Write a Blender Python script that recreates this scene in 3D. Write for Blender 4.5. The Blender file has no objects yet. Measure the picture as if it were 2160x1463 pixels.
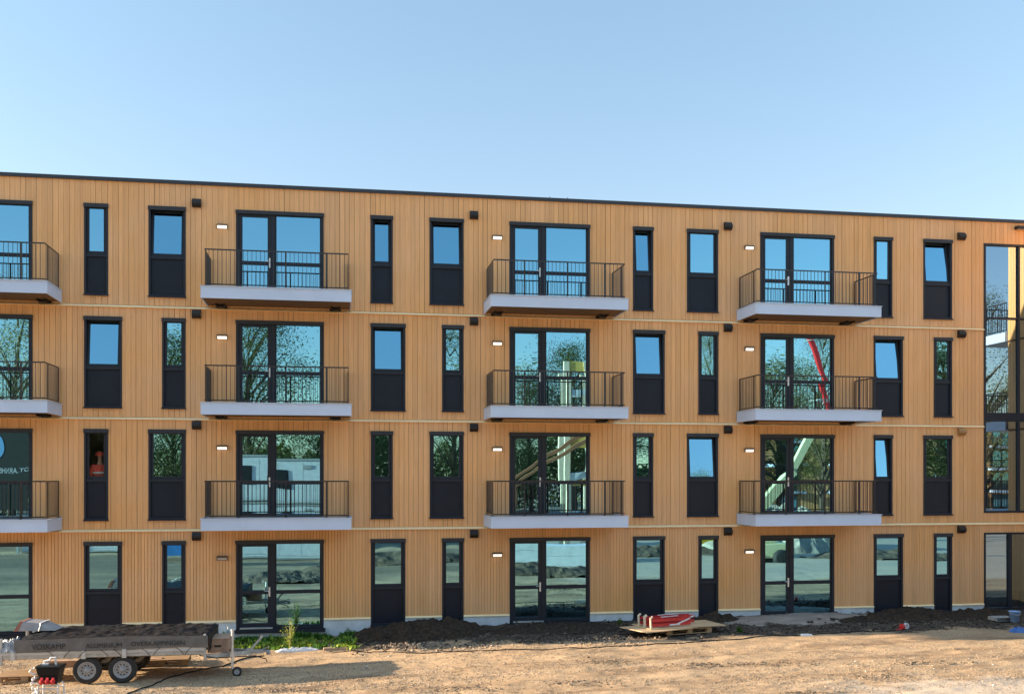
import bpy, math, random
import numpy as np
from mathutils import Vector, noise as mnoise
R = math.radians
scene = bpy.context.scene
COL = scene.collection

# ------------------------------------------------------------------ camera
FPX, CX, HY = 2160.0, 1080.0, 1008.0            # focal length, centre column and horizon row of the photo, pixels
TH = math.atan(2160 / 12650)
SN, CS = math.sin(TH), math.cos(TH)
CAM = Vector((-29.19 * SN, -29.19 * CS, 4.1))
cd = bpy.data.cameras.new('camera')
cam = bpy.data.objects.new('camera', cd)
COL.objects.link(cam)
cam.location = CAM
cam.rotation_euler = (R(90), 0, -TH)
cd.sensor_width = 36
cd.lens = 36
cd.shift_y = (HY - 731.5) / 2160
cd.clip_start = 0.1
cd.clip_end = 3000
scene.camera = cam

# ------------------------------------------------------------------ light
SUN_EL, SUN_AZ = 12.4, 8.0                       # degrees; azimuth behind the line of the facade, from the left
sundir = Vector((-math.cos(R(SUN_AZ)) * math.cos(R(SUN_EL)), math.sin(R(SUN_AZ)) * math.cos(R(SUN_EL)), math.sin(R(SUN_EL))))
w = bpy.data.worlds.new('World')
scene.world = w
w.use_nodes = True
wn = w.node_tree
bg = wn.nodes['Background']
sky = wn.nodes.new('ShaderNodeTexSky')
sky.sky_type = 'NISHITA'
sky.sun_disc = False
sky.sun_elevation = R(SUN_EL)
sky.sun_rotation = math.atan2(sundir.x, sundir.y)
sky.air_density = 1.0
sky.dust_density = 0.3
sky.ozone_density = 1.5
# toned-down low sky, unseen upper sky boosted to light the facade (by elevation only)
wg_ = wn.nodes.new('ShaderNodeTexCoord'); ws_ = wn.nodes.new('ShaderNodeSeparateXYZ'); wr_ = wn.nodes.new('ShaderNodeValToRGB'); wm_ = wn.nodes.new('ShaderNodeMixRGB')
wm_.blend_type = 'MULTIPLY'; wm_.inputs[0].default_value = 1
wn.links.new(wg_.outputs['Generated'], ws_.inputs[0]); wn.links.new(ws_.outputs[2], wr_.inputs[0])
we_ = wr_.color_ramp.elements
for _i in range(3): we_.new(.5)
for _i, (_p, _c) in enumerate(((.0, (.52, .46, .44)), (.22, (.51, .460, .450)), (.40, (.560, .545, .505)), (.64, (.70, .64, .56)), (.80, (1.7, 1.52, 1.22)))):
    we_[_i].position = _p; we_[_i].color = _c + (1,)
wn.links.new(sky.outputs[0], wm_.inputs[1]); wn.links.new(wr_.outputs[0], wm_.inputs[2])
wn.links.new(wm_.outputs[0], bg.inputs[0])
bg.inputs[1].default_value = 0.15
sd = bpy.data.lights.new('sun', 'SUN')
sd.energy = 5.0
sd.angle = R(0.5)
sd.color = (1.0, 0.80, 0.56)
so = bpy.data.objects.new('sun', sd)
COL.objects.link(so)
so.rotation_euler = (-sundir).to_track_quat('-Z', 'Y').to_euler()
so.location = (-30, 5, 30)
scene.view_settings.view_transform = 'Standard'
scene.view_settings.look = 'None'
scene.view_settings.exposure = 2.15
scene.view_settings.gamma = 1
scene.cycles.max_bounces = 8
scene.cycles.transparent_max_bounces = 16

# ------------------------------------------------------------------ helpers
def F(px, py, Y=0.0):
    """point of the vertical plane y = Y seen at a photo pixel: (x, z)"""
    r = (px - CX) / FPX; u = (HY - py) / FPX
    d = (Y - CAM.y) / (CS - r * SN)
    return CAM.x + d * (r * CS + SN), CAM.z + d * u

def sstep(a, b, v):
    t = min(1, max(0, (v - a) / (b - a)))
    return t * t * (3 - 2 * t)

def fbm(x, y, z=0.0, o=4):
    return mnoise.fractal(Vector((x, y, z)), 1.0, 2.0, o)

def base_h(x, y):
    """terrain height without the small roughness"""
    h = -0.30 + 0.25 * sstep(-7, 1, x) + 0.05 * sstep(1, 9, x)
    return h

def P(px, py, dz=0.0):
    """ground point seen at a photo pixel"""
    z = -0.1
    for _ in range(6):
        u = (HY - py) / FPX; r = (px - CX) / FPX
        d = (z - CAM.z) / u
        x = CAM.x + d * (r * CS + SN); y = CAM.y + d * (CS - r * SN)
        z = base_h(x, y) + dz
    return Vector((x, y, z))

class MB:
    def __init__(s):
        s.v = []; s.f = []; s.m = []; s.smooth = False; s.uv = None
    def add(s, vs, fs, mi=0):
        n = len(s.v)
        s.v.extend(vs)
        s.f.extend([tuple(i + n for i in f) for f in fs])
        s.m.extend([mi] * len(fs))
        return s
    def box(s, x0, x1, y0, y1, z0, z1, mi=0):
        v = [(x0,y0,z0),(x1,y0,z0),(x1,y1,z0),(x0,y1,z0),(x0,y0,z1),(x1,y0,z1),(x1,y1,z1),(x0,y1,z1)]
        return s.add(v, [(0,3,2,1),(4,5,6,7),(0,1,5,4),(1,2,6,5),(2,3,7,6),(3,0,4,7)], mi)
    def bar(s, a, b, w, h=None, mi=0):
        """square bar from a to b"""
        a = Vector(a); b = Vector(b); h = h or w
        d = (b - a).normalized()
        up = Vector((0,0,1)) if abs(d.z) < 0.95 else Vector((0,1,0))
        sx = d.cross(up).normalized() * w / 2; sz = sx.cross(d).normalized() * h / 2
        v = [a-sx-sz, a+sx-sz, a+sx+sz, a-sx+sz, b-sx-sz, b+sx-sz, b+sx+sz, b-sx+sz]
        return s.add([tuple(p) for p in v], [(0,1,2,3),(7,6,5,4),(0,4,5,1),(1,5,6,2),(2,6,7,3),(3,7,4,0)], mi)
    def tube(s, pts, r, n=8, cap=True, mi=0):
        pts = [Vector(p) for p in pts]
        rs = r if isinstance(r, (list, tuple)) else [r] * len(pts)
        rings = []
        for i, p in enumerate(pts):
            d = (pts[min(i+1, len(pts)-1)] - pts[max(i-1, 0)]).normalized()
            up = Vector((0,0,1)) if abs(d.z) < 0.9 else Vector((0,1,0))
            a = d.cross(up).normalized(); b = d.cross(a).normalized()
            rings.append([tuple(p + (a * math.cos(2*math.pi*k/n) + b * math.sin(2*math.pi*k/n)) * rs[i]) for k in range(n)])
        v = [q for ring in rings for q in ring]; f = []
        for i in range(len(pts)-1):
            for k in range(n):
                f.append((i*n+k, i*n+(k+1)%n, (i+1)*n+(k+1)%n, (i+1)*n+k))
        if cap:
            f.append(tuple(range(n-1, -1, -1))); f.append(tuple((len(pts)-1)*n+k for k in range(n)))
        return s.add(v, f, mi)
    def lathe(s, prof, c, axis='y', n=28, mi=0):
        """prof: (radius, offset along axis)"""
        c = Vector(c); v = []; f = []
        for (r, o) in prof:
            for k in range(n):
                a = 2*math.pi*k/n
                if axis == 'y': q = (c.x + r*math.cos(a), c.y + o, c.z + r*math.sin(a))
                elif axis == 'x': q = (c.x + o, c.y + r*math.cos(a), c.z + r*math.sin(a))
                else: q = (c.x + r*math.cos(a), c.y + r*math.sin(a), c.z + o)
                v.append(q)
        for i in range(len(prof)-1):
            for k in range(n):
                f.append((i*n+k, i*n+(k+1)%n, (i+1)*n+(k+1)%n, (i+1)*n+k))
        return s.add(v, f, mi)
    def prism(s, poly, x0, x1, mi=0):
        """poly in (y, z) extruded along x"""
        n = len(poly)
        v = [(x0, p[0], p[1]) for p in poly] + [(x1, p[0], p[1]) for p in poly]
        f = [tuple(range(n-1,-1,-1)), tuple(range(n, 2*n))] + [(k,(k+1)%n,n+(k+1)%n,n+k) for k in range(n)]
        return s.add(v, f, mi)
    def grid(s, P2, mi=0):
        """P2: rows of points"""
        nr, nc = len(P2), len(P2[0])
        v = [tuple(p) for row in P2 for p in row]
        f = [(i*nc+j, i*nc+j+1, (i+1)*nc+j+1, (i+1)*nc+j) for i in range(nr-1) for j in range(nc-1)]
        return s.add(v, f, mi)
    def build(s, name, mat, parent=None, smooth=None, recalc=True):
        me = bpy.data.meshes.new(name)
        me.from_pydata(s.v, [], s.f)
        mats = mat if isinstance(mat, (list, tuple)) else [mat]
        for m in mats: me.materials.append(m)
        if len(mats) > 1: me.polygons.foreach_set('material_index', s.m)
        if recalc:
            import bmesh
            bm = bmesh.new(); bm.from_mesh(me); bmesh.ops.recalc_face_normals(bm, faces=bm.faces); bm.to_mesh(me); bm.free()
        if s.smooth if smooth is None else smooth:
            me.polygons.foreach_set('use_smooth', [True] * len(me.polygons))
        me.update()
        o = bpy.data.objects.new(name, me)
        COL.objects.link(o)
        if parent: o.parent = parent
        return o

def bevel(o, wdt=0.01, seg=2):
    m = o.modifiers.new('bevel', 'BEVEL'); m.width = wdt; m.segments = seg; m.limit_method = 'ANGLE'
    return o

def tag(o, label=None, cat=None, group=None, kind=None):
    if label: o['label'] = label
    if cat: o['category'] = cat
    if group: o['group'] = group
    if kind: o['kind'] = kind
    return o

def thing(name, label, cat, loc=(0,0,0), rz=0.0, group=None):
    o = bpy.data.objects.new(name, None); COL.objects.link(o)
    o.empty_display_size = 0.2
    o.location = loc; o.rotation_euler = (0, 0, rz)
    return tag(o, label, cat, group)

def copy_thing(o, parent=None):
    c = o.copy(); COL.objects.link(c)
    if parent: c.parent = parent
    for ch in list(o.children): copy_thing(ch, c)
    return c

def text_mesh(txt, size, mat, name, parent=None, extrude=0.001, spacing=1.0, mirror=False):
    cu = bpy.data.curves.new(name, 'FONT'); cu.body = txt; cu.size = size; cu.extrude = extrude
    cu.space_character = spacing; cu.align_x = 'LEFT'
    to = bpy.data.objects.new(name, cu); COL.objects.link(to)
    dg = bpy.context.evaluated_depsgraph_get()
    me = bpy.data.meshes.new_from_object(to.evaluated_get(dg))
    bpy.data.objects.remove(to); bpy.data.curves.remove(cu)
    me.name = name
    me.materials.clear(); me.materials.append(mat)
    o = bpy.data.objects.new(name, me); COL.objects.link(o)
    if parent: o.parent = parent
    return o

# ------------------------------------------------------------------ materials
def newmat(name):
    m = bpy.data.materials.new(name); m.use_nodes = True
    nt = m.node_tree
    return m, nt, nt.nodes['Principled BSDF'], (lambda t: nt.nodes.new('ShaderNode' + t)), nt.links.new

def pm(name, col, rough=0.6, metal=0.0, var=0.15, scale=6.0, bump=0.0, bscale=60.0, spec=0.5, emit=0, stretch=None):
    m, nt, b, N, L = newmat(name)
    b.inputs['Roughness'].default_value = rough; b.inputs['Metallic'].default_value = metal
    b.inputs['Specular IOR Level'].default_value = spec
    tc = N('TexCoord'); src = tc.outputs['Object']
    if stretch:
        mp = N('Mapping'); mp.inputs['Scale'].default_value = stretch; L(src, mp.inputs[0]); src = mp.outputs[0]
    nz = N('TexNoise'); nz.inputs['Scale'].default_value = scale; nz.inputs['Detail'].default_value = 6; nz.inputs['Roughness'].default_value = .65
    L(src, nz.inputs['Vector'])
    cr = N('ValToRGB')
    cr.color_ramp.elements[0].position = .3; cr.color_ramp.elements[1].position = .7
    cr.color_ramp.elements[0].color = tuple(max(0, c * (1 - var)) for c in col) + (1,)
    cr.color_ramp.elements[1].color = tuple(min(1, c * (1 + var)) for c in col) + (1,)
    L(nz.outputs['Fac'], cr.inputs[0]); L(cr.outputs[0], b.inputs['Base Color'])
    if bump:
        n2 = N('TexNoise'); n2.inputs['Scale'].default_value = bscale; n2.inputs['Detail'].default_value = 5
        L(src, n2.inputs['Vector'])
        bp = N('Bump'); bp.inputs['Strength'].default_value = bump; bp.inputs['Distance'].default_value = 0.02
        L(n2.outputs['Fac'], bp.inputs['Height']); L(bp.outputs[0], b.inputs['Normal'])
    if emit:
        b.inputs['Emission Color'].default_value = tuple(col) + (1,); b.inputs['Emission Strength'].default_value = emit
    return m

def wood_clad(name, c0, c1, var=0.10):
    m, nt, b, N, L = newmat(name)
    geo = N('NewGeometry'); tc = N('TexCoord')
    mp = N('Mapping'); mp.inputs['Scale'].default_value = (26, 26, 1.1)
    L(tc.outputs['Object'], mp.inputs[0])
    # offset the grain on each board
    addv = N('VectorMath'); addv.operation = 'ADD'
    cmb = N('CombineXYZ'); mul = N('Math'); mul.operation = 'MULTIPLY'; mul.inputs[1].default_value = 57.0
    L(geo.outputs['Random Per Island'], mul.inputs[0]); L(mul.outputs[0], cmb.inputs[2]); L(mul.outputs[0], cmb.inputs[0])
    L(mp.outputs[0], addv.inputs[0]); L(cmb.outputs[0], addv.inputs[1])
    nz = N('TexNoise'); nz.inputs['Scale'].default_value = 1.0; nz.inputs['Detail'].default_value = 6; nz.inputs['Distortion'].default_value = .6
    L(addv.outputs[0], nz.inputs['Vector'])
    cr = N('ValToRGB'); cr.color_ramp.elements[0].position = .3; cr.color_ramp.elements[1].position = .72
    cr.color_ramp.elements[0].color = c0 + (1,); cr.color_ramp.elements[1].color = c1 + (1,)
    L(nz.outputs['Fac'], cr.inputs[0])
    hs = N('HueSaturation')
    mr = N('MapRange'); mr.inputs[3].default_value = 1 - var; mr.inputs[4].default_value = 1 + var
    L(geo.outputs['Random Per Island'], mr.inputs[0]); L(mr.outputs[0], hs.inputs['Value'])
    # knots / slow weather tone
    n2 = N('TexNoise'); n2.inputs['Scale'].default_value = .5; n2.inputs['Detail'].default_value = 3
    L(tc.outputs['Object'], n2.inputs['Vector'])
    m2 = N('MapRange'); m2.inputs[1].default_value = .3; m2.inputs[2].default_value = .7; m2.inputs[3].default_value = .94; m2.inputs[4].default_value = 1.06
    L(n2.outputs['Fac'], m2.inputs[0]); L(m2.outputs[0], hs.inputs['Saturation'])
    L(cr.outputs[0], hs.inputs['Color']); L(hs.outputs[0], b.inputs['Base Color'])
    bp = N('Bump'); bp.inputs['Strength'].default_value = .15; bp.inputs['Distance'].default_value = .005
    L(nz.outputs['Fac'], bp.inputs['Height']); L(bp.outputs[0], b.inputs['Normal'])
    b.inputs['Roughness'].default_value = .62
    return m

def glass_mat(name, refl=0.68, tint=(0.31, 0.69, 0.90), trans=(0.40, 0.46, 0.46)):
    m = bpy.data.materials.new(name); m.use_nodes = True
    nt = m.node_tree; nt.nodes.clear(); N = lambda t: nt.nodes.new('ShaderNode' + t); L = nt.links.new
    out = N('OutputMaterial'); mx = N('MixShader'); tr = N('BsdfTransparent'); gl = N('BsdfGlossy')
    tr.inputs[0].default_value = trans + (1,)
    gl.inputs['Color'].default_value = tint + (1,); gl.inputs['Roughness'].default_value = 0.008
    lw = N('LayerWeight'); lw.inputs[0].default_value = .25
    mr = N('MapRange'); mr.inputs[3].default_value = refl; mr.inputs[4].default_value = 1.0
    L(lw.outputs['Fresnel'], mr.inputs[0]); L(mr.outputs[0], mx.inputs[0])
    L(tr.outputs[0], mx.inputs[1]); L(gl.outputs[0], mx.inputs[2]); L(mx.outputs[0], out.inputs[0])
    tc = N('TexCoord'); nz = N('TexNoise'); nz.inputs['Scale'].default_value = 1.6; nz.inputs['Detail'].default_value = 1
    L(tc.outputs['Object'], nz.inputs['Vector'])
    bp = N('Bump'); bp.inputs['Strength'].default_value = .004; bp.inputs['Distance'].default_value = .05
    L(nz.outputs['Fac'], bp.inputs['Height']); L(bp.outputs[0], gl.inputs['Normal'])
    return m

M = {}
M['clad'] = wood_clad('larch_cladding', (.67, .358, .153), (.79, .432, .193), .08)
M['groove'] = pm('dark_backing', (.115, .052, .020), .9)
M['frame'] = pm('anthracite_frame', (.020, .025, .036), .45, var=.12, scale=3, spec=.25)
M['panel'] = pm('anthracite_panel', (.009, .013, .024), .42, var=.2, scale=1.5, spec=.28)
M['box'] = pm('shutter_housing', (.030, .034, .044), .42, var=.12, spec=.3)
M['glass'] = glass_mat('window_glass')
M['glass_clear'] = glass_mat('clear_glass', .05, (.7, .8, .85), (.92, .95, .93))
M['glass_corner'] = glass_mat('corner_glass', .62, (.38, .53, .66), (.40, .40, .38))
M['trim'] = pm('pale_trim', (.95, .78, .47), .5, var=.05)
M['cap'] = pm('roof_flashing', (.025, .03, .042), .4)
M['plinth'] = pm('concrete_plinth', (.56, .60, .64), .85, var=.18, scale=2.2, bump=.3)
M['slab'] = pm('balcony_fascia', (.50, .60, .78), .45, var=.05, scale=1.2)
M['deck'] = pm('balcony_deck', (.36, .36, .37), .7, var=.2)
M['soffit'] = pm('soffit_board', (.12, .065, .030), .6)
M['rail'] = pm('railing_steel', (.045, .043, .045), .28, metal=.5)
M['black'] = pm('black_metal', (.008, .008, .009), .5)
M['inside'] = pm('interior_plaster', (.42, .42, .40), .9)
M['floorin'] = pm('interior_floor', (.16, .15, .14), .8)
M['alu'] = pm('aluminium', (.62, .62, .62), .35, metal=.6, var=.1)
M['handle'] = pm('handle_silver', (.75, .75, .74), .25, metal=.4)
M['lampon'] = pm('lamp_diffuser_lit', (1.0, .90, .76), .4, var=.0, emit=.26)
M['lampoff'] = pm('lamp_diffuser', (.45, .42, .40), .4)
M['lampbody'] = pm('lamp_housing', (.10, .07, .05), .45)
M['ventwood'] = pm('vent_tan', (.34, .19, .075), .5)
M['gal'] = pm('galvanised', (.42, .42, .41), .45, metal=.35, var=.25, scale=9)
M['board'] = pm('grey_side_board', (.52, .50, .47), .6, var=.15, scale=3, stretch=(1, 1, 8))
M['tyre'] = pm('tyre_rubber', (.018, .018, .019), .75, var=.3, scale=20, bump=.2)
M['tread'] = pm('tyre_tread', (.055, .050, .045), .85, var=.3, scale=20)
M['rim'] = pm('steel_rim', (.30, .31, .33), .45, metal=.4, var=.2, scale=25)
M['pallet'] = pm('pallet_wood', (.34, .22, .12), .8, var=.3, scale=4, stretch=(1, 6, 6))
M['ply'] = pm('plywood', (.55, .38, .22), .7, var=.18, scale=2, stretch=(1, 5, 5))
M['red'] = pm('red_paint', (.50, .018, .020), .5, var=.15)
M['cream'] = pm('cream_paint', (.66, .56, .42), .5)
M['white'] = pm('white_plastic', (.60, .60, .62), .45, var=.12, scale=4)
M['rubber'] = pm('black_rubber', (.006, .007, .009), .5, var=.2, spec=.25)
M['stem'] = pm('plant_stem', (.22, .20, .08), .7)
M['paleblue'] = pm('pale_blue_plastic', (.25, .40, .68), .4)
M['blue'] = pm('blue_sheet', (.04, .13, .38), .4)
M['plank'] = pm('old_plank', (.36, .24, .17), .8, var=.3)
M['terracotta'] = pm('terracotta', (.50, .16, .07), .7)

def leaf_mat(name, c0, c1):
    m, nt, b, N, L = newmat(name)
    geo = N('NewGeometry'); cr = N('ValToRGB')
    cr.color_ramp.elements[0].color = c0 + (1,); cr.color_ramp.elements[1].color = c1 + (1,)
    L(geo.outputs['Random Per Island'], cr.inputs[0]); L(cr.outputs[0], b.inputs['Base Color'])
    b.inputs['Roughness'].default_value = .6
    tl = N('BsdfTranslucent'); L(cr.outputs[0], tl.inputs[0])
    mx = N('MixShader'); mx.inputs[0].default_value = .35
    L(b.outputs[0], mx.inputs[1]); L(tl.outputs[0], mx.inputs[2]); L(mx.outputs[0], nt.nodes['Material Output'].inputs[0])
    return m
M['leaf'] = leaf_mat('tree_leaf', (.035, .055, .012), (.13, .14, .035))
M['leaf2'] = leaf_mat('tree_leaf_yellow', (.06, .07, .015), (.20, .18, .05))
M['weed'] = leaf_mat('weed_leaf', (.035, .11, .014), (.12, .27, .035))
M['weedy'] = leaf_mat('weed_leaf_sunlit', (.22, .34, .03), (.46, .52, .08))  # yellow-green leaf with sunlight put into the colour
M['bark'] = pm('bark', (.07, .05, .035), .9, var=.3, bump=.5)

# ------------------------------------------------------------------ ground
def ground_mat():
    m, nt, b, N, L = newmat('gravel_ground')
    geo = N('NewGeometry'); pos = geo.outputs['Position']
    sep = N('SeparateXYZ'); L(pos, sep.inputs[0])
    def noise(scale, detail=6, rough=.6, vec=None):
        n = N('TexNoise'); n.inputs['Scale'].default_value = scale; n.inputs['Detail'].default_value = detail; n.inputs['Roughness'].default_value = rough
        L(vec or pos, n.inputs['Vector']); return n.outputs['Fac']
    def ramp(fac, *els):
        c = N('ValToRGB'); e = c.color_ramp.elements
        while len(e) < len(els): e.new(.5)
        for k, (p, cc) in enumerate(els): e[k].position = p; e[k].color = tuple(cc) + (1,)
        L(fac, c.inputs[0]); return c.outputs[0]
    def mix(fac, a, c, mode='MIX'):
        x = N('MixRGB'); x.blend_type = mode
        if isinstance(fac, float): x.inputs[0].default_value = fac
        else: L(fac, x.inputs[0])
        for k, v in ((1, a), (2, c)):
            if isinstance(v, tuple): x.inputs[k].default_value = v + (1,)
            else: L(v, x.inputs[k])
        return x.outputs[0]
    def mr(v, a, c, d=0.0, e=1.0):
        x = N('MapRange'); x.inputs[1].default_value = a; x.inputs[2].default_value = c; x.inputs[3].default_value = d; x.inputs[4].default_value = e
        x.interpolation_type = 'SMOOTHSTEP'; L(v, x.inputs[0]); return x.outputs[0]
    def math_(op, a, c):
        x = N('Math'); x.operation = op
        for k, v in ((0, a), (1, c)):
            if isinstance(v, (int, float)): x.inputs[k].default_value = v
            else: L(v, x.inputs[k])
        return x.outputs[0]
    # stretched large pattern (wheel tracks run along x)
    mp = N('Mapping'); mp.inputs['Scale'].default_value = (.25, 1, 1); mp.inputs['Rotation'].default_value = (0, 0, R(7)); L(pos, mp.inputs[0])
    tracks = noise(1.1, 5, .6, mp.outputs[0])
    big = noise(.35, 4)
    vor = N('TexVoronoi'); vor.inputs['Scale'].default_value = 30; L(pos, vor.inputs['Vector'])
    vor2 = N('TexVoronoi'); vor2.inputs['Scale'].default_value = 75; L(pos, vor2.inputs['Vector'])
    sepc = N('SeparateColor'); L(vor.outputs['Color'], sepc.inputs[0])
    sepd = N('SeparateColor'); L(vor2.outputs['Color'], sepd.inputs[0])
    fine = ramp(noise(160, 4, .7), (.25, (.18, .115, .062)), (.75, (.52, .37, .23)))
    sand = ramp(tracks, (.3, (.37, .238, .138)), (.72, (.63, .438, .268)))
    stones = ramp(sepc.outputs[0], (0, (.16, .10, .055)), (.45, (.36, .25, .15)), (.85, (.50, .38, .26)), (1, (.66, .58, .48)))
    g = mix(.45, sand, fine)
    stonef = math_('MULTIPLY', mr(big, .38, .62, .25, .75), mr(sepd.outputs[0], .2, .8))
    g = mix(stonef, g, stones)
    # compacted, browner wheel tracks and loose rubble patches
    sl = math_('ADD', sep.outputs[1], math_('MULTIPLY', sep.outputs[0], -.10))
    wob = math_('ADD', sl, mr(noise(.45, 3), .3, .7, -.35, .35))
    for c0, hw_ in ((-6.1, .24), (-7.7, .28), (-9.1, .26), (-10.9, .3)):
        dd = math_('ABSOLUTE', math_('SUBTRACT', wob, c0), 0)
        band = math_('MULTIPLY', mr(dd, hw_*1.5, hw_*.5), mr(noise(1.7, 5, .7, mp.outputs[0]), .38, .62))
        g = mix(math_('MULTIPLY', band, .9), g, ramp(noise(30, 5, .7), (.3, (.15, .095, .055)), (.7, (.29, .19, .115))))
    patch = mr(noise(.9, 6, .7, mp.outputs[0]), .52, .62)
    g = mix(math_('MULTIPLY', math_('MULTIPLY', patch, mr(sepd.outputs[1], .35, .6)), .8), g, (.17, .115, .075))
    pits = mr(vor2.outputs['Distance'], .0, .5, 1.0, .0)
    g = mix(math_('MULTIPLY', mr(sepd.outputs[2], .74, .80), .55), g, (.13, .085, .05))
    # darker trodden mud further out on the site
    mud = math_('MULTIPLY', mr(math_('ADD', sep.outputs[1], mr(noise(.3, 5), .25, .75, -2.5, 2.5)), -13.0, -16.5), mr(noise(.22, 6, .65, mp.outputs[0]), .36, .60))
    g = mix(math_('MULTIPLY', mud, .85), g, ramp(noise(3, 7, .7), (.3, (.085, .062, .042)), (.7, (.20, .155, .11))))
    # dark soil along the facade
    edge = math_('ADD', sep.outputs[1], mr(noise(.9, 5, .6), .25, .75, -.55, .55))
    soilx = mr(math_('ADD', sep.outputs[0], mr(noise(1.3, 4), .25, .75, -.6, .6)), -5.0, -4.0)
    edge = math_('ADD', edge, mr(sep.outputs[0], -2.4, .6, -.95, 0.0))
    soil = math_('MULTIPLY', mr(edge, -3.65, -3.30), soilx)
    soilc = ramp(noise(14, 8, .7), (.3, (.022, .016, .012)), (.55, (.055, .042, .032)), (.8, (.15, .12, .095)))
    peb = mr(sepc.outputs[1], .78, .9)
    soilc = mix(math_('MULTIPLY', peb, .8), soilc, (.22, .18, .14))
    g = mix(soil, g, soilc)
    # pale sand patch on the right
    dx = math_('DIVIDE', math_('SUBTRACT', sep.outputs[0], 8.5), 2.7); dy = math_('DIVIDE', math_('ADD', sep.outputs[1], 1.0), 1.05)
    rr = math_('ADD', math_('ADD', math_('MULTIPLY', dx, dx), math_('MULTIPLY', dy, dy)), mr(noise(1.6, 5), .25, .75, -.5, .5))
    sandp = mr(rr, 1.15, .85)
    sandc = ramp(noise(4, 7, .65, mp.outputs[0]), (.3, (.22, .18, .15)), (.7, (.40, .345, .30)))
    g = mix(sandp, g, sandc)
    # paler dusty corner at the front right
    dust = math_('MULTIPLY', mr(math_('ADD', sep.outputs[1], mr(noise(.8, 5), .25, .75, -.8, .8)), -9.2, -10.2), mr(sep.outputs[0], 3.5, 6.0))
    g = mix(math_('MULTIPLY', dust, .6), g, (.52, .44, .36))
    L(g, b.inputs['Base Color'])
    b.inputs['Roughness'].default_value = .92
    b.inputs['Specular IOR Level'].default_value = .2
    h = math_('ADD', math_('MULTIPLY', vor.outputs['Distance'], -.5), math_('ADD', math_('MULTIPLY', vor2.outputs['Distance'], -.25), math_('MULTIPLY', noise(22, 6, .7), .8)))
    bp = N('Bump'); bp.inputs['Strength'].default_value = .32; bp.inputs['Distance'].default_value = .03
    L(h, bp.inputs['Height']); L(bp.outputs[0], b.inputs['Normal'])
    return m
M['ground'] = ground_mat()
M['soil'] = pm('dark_soil', (.040, .028, .020), .95, var=.7, scale=11, bump=1.0, bscale=26, spec=.2)

def ground_h(x, y):
    h = base_h(x, y)
    if -40 < x < 40 and -34 < y < 2:
        h += .030 * fbm(x*.6, y*1.1, 3.1, 3) + .014 * fbm(x*2.3, y*3.0, 1.7, 3)
        if y > -14:
            h += .010 * fbm(x*9, y*9, 8.0, 2)
            if y < -4: h += .022 * fbm(x*.9 + 3, y*3.2 - x*.3, 2.2, 3)
        # pale sand bank in front of the right-hand door, soil edge
        q = ((x-8.3)/2.5)**2 + ((y+.9)/1.2)**2
        if q < 1: h += .10 * (1-q)
        if x > -5 and y > -4:
            k = sstep(-5, -4, x) * sstep(-3.7, -3.0, y)
            h += k * (.035 * fbm(x*3, y*3, 5.0, 4) + .02)
    return h

def axis(a0, a1, fine, lo, hi):
    v = list(np.arange(a0, a1 + 1e-6, fine))
    s = fine; c = a1
    while c < hi: s *= 1.35; c += s; v.append(c)
    s = fine; c = a0; left = []
    while c > lo: s *= 1.35; c -= s; left.append(c)
    return left[::-1] + v
gx = axis(-15, 18, .09, -900, 900); gy = axis(-12, .5, .065, -900, 900)
rows = [[(x, y, ground_h(x, y)) for x in gx] for y in gy]
mb = MB(); mb.grid(rows)
g = mb.build('ground', M['ground'], smooth=True, recalc=False)
tag(g, kind='structure')

# ------------------------------------------------------------------ the apartment building
BL, BR = -19.0, 17.2              # ends of the front
GX = 14.81                        # start of the big corner glazing
MOD, B0 = 7.56, -7.63
bld = thing('apartment_building', 'four-storey apartment block clad in honey-coloured vertical timber boards, with black windows and white balconies', 'building')
FL = {3: ('n', 'w'), 2: ('w', 'n'), 1: ('n', 'w'), 0: ('w', 'n')}
NW, WW = 0.61, 0.96
openings = []                      # x0, x1, z0, z1
wins = []; doors = []
for k in range(-3, 3):
    b = B0 + MOD * k
    for f in range(4):
        zb = 3*f - .02 if f else 0.0
        doors.append((k, f, b, b + 2.35, zb if f else -.02, 3*f + 2.40))
        a, c = FL[f]
        wins.append((k, f, b + 3.64, b + 3.64 + (NW if a == 'n' else WW), zb, 3*f + 2.41, a, 0))
        wins.append((k, f, b + 6.24 - (NW if c == 'n' else WW), b + 6.24, zb, 3*f + 2.41, c, 1))
wins = [q for q in wins if q[2] > BL + .5]; doors = [q for q in doors if q[2] > BL + .5]
for q in doors: openings.append(q[2:6])
for q in wins: openings.append(q[2:6])
openings.append((GX, BR + .1, 3.03, 11.36)); openings.append((GX, BR + .1, .03, 2.42))

def spans(z0, z1, x0, x1):
    """free vertical spans of a strip, openings cut out"""
    cuts = sorted((max(z0, o[2]), min(z1, o[3])) for o in openings if o[0] < x1 - .0045 and o[1] > x0 + .0045 and o[2] < z1 and o[3] > z0)
    out = []; c = z0
    for a, d in cuts:
        if a > c + .005: out.append((c, a))
        c = max(c, d)
    if c < z1 - .005: out.append((c, z1))
    return out

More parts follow.
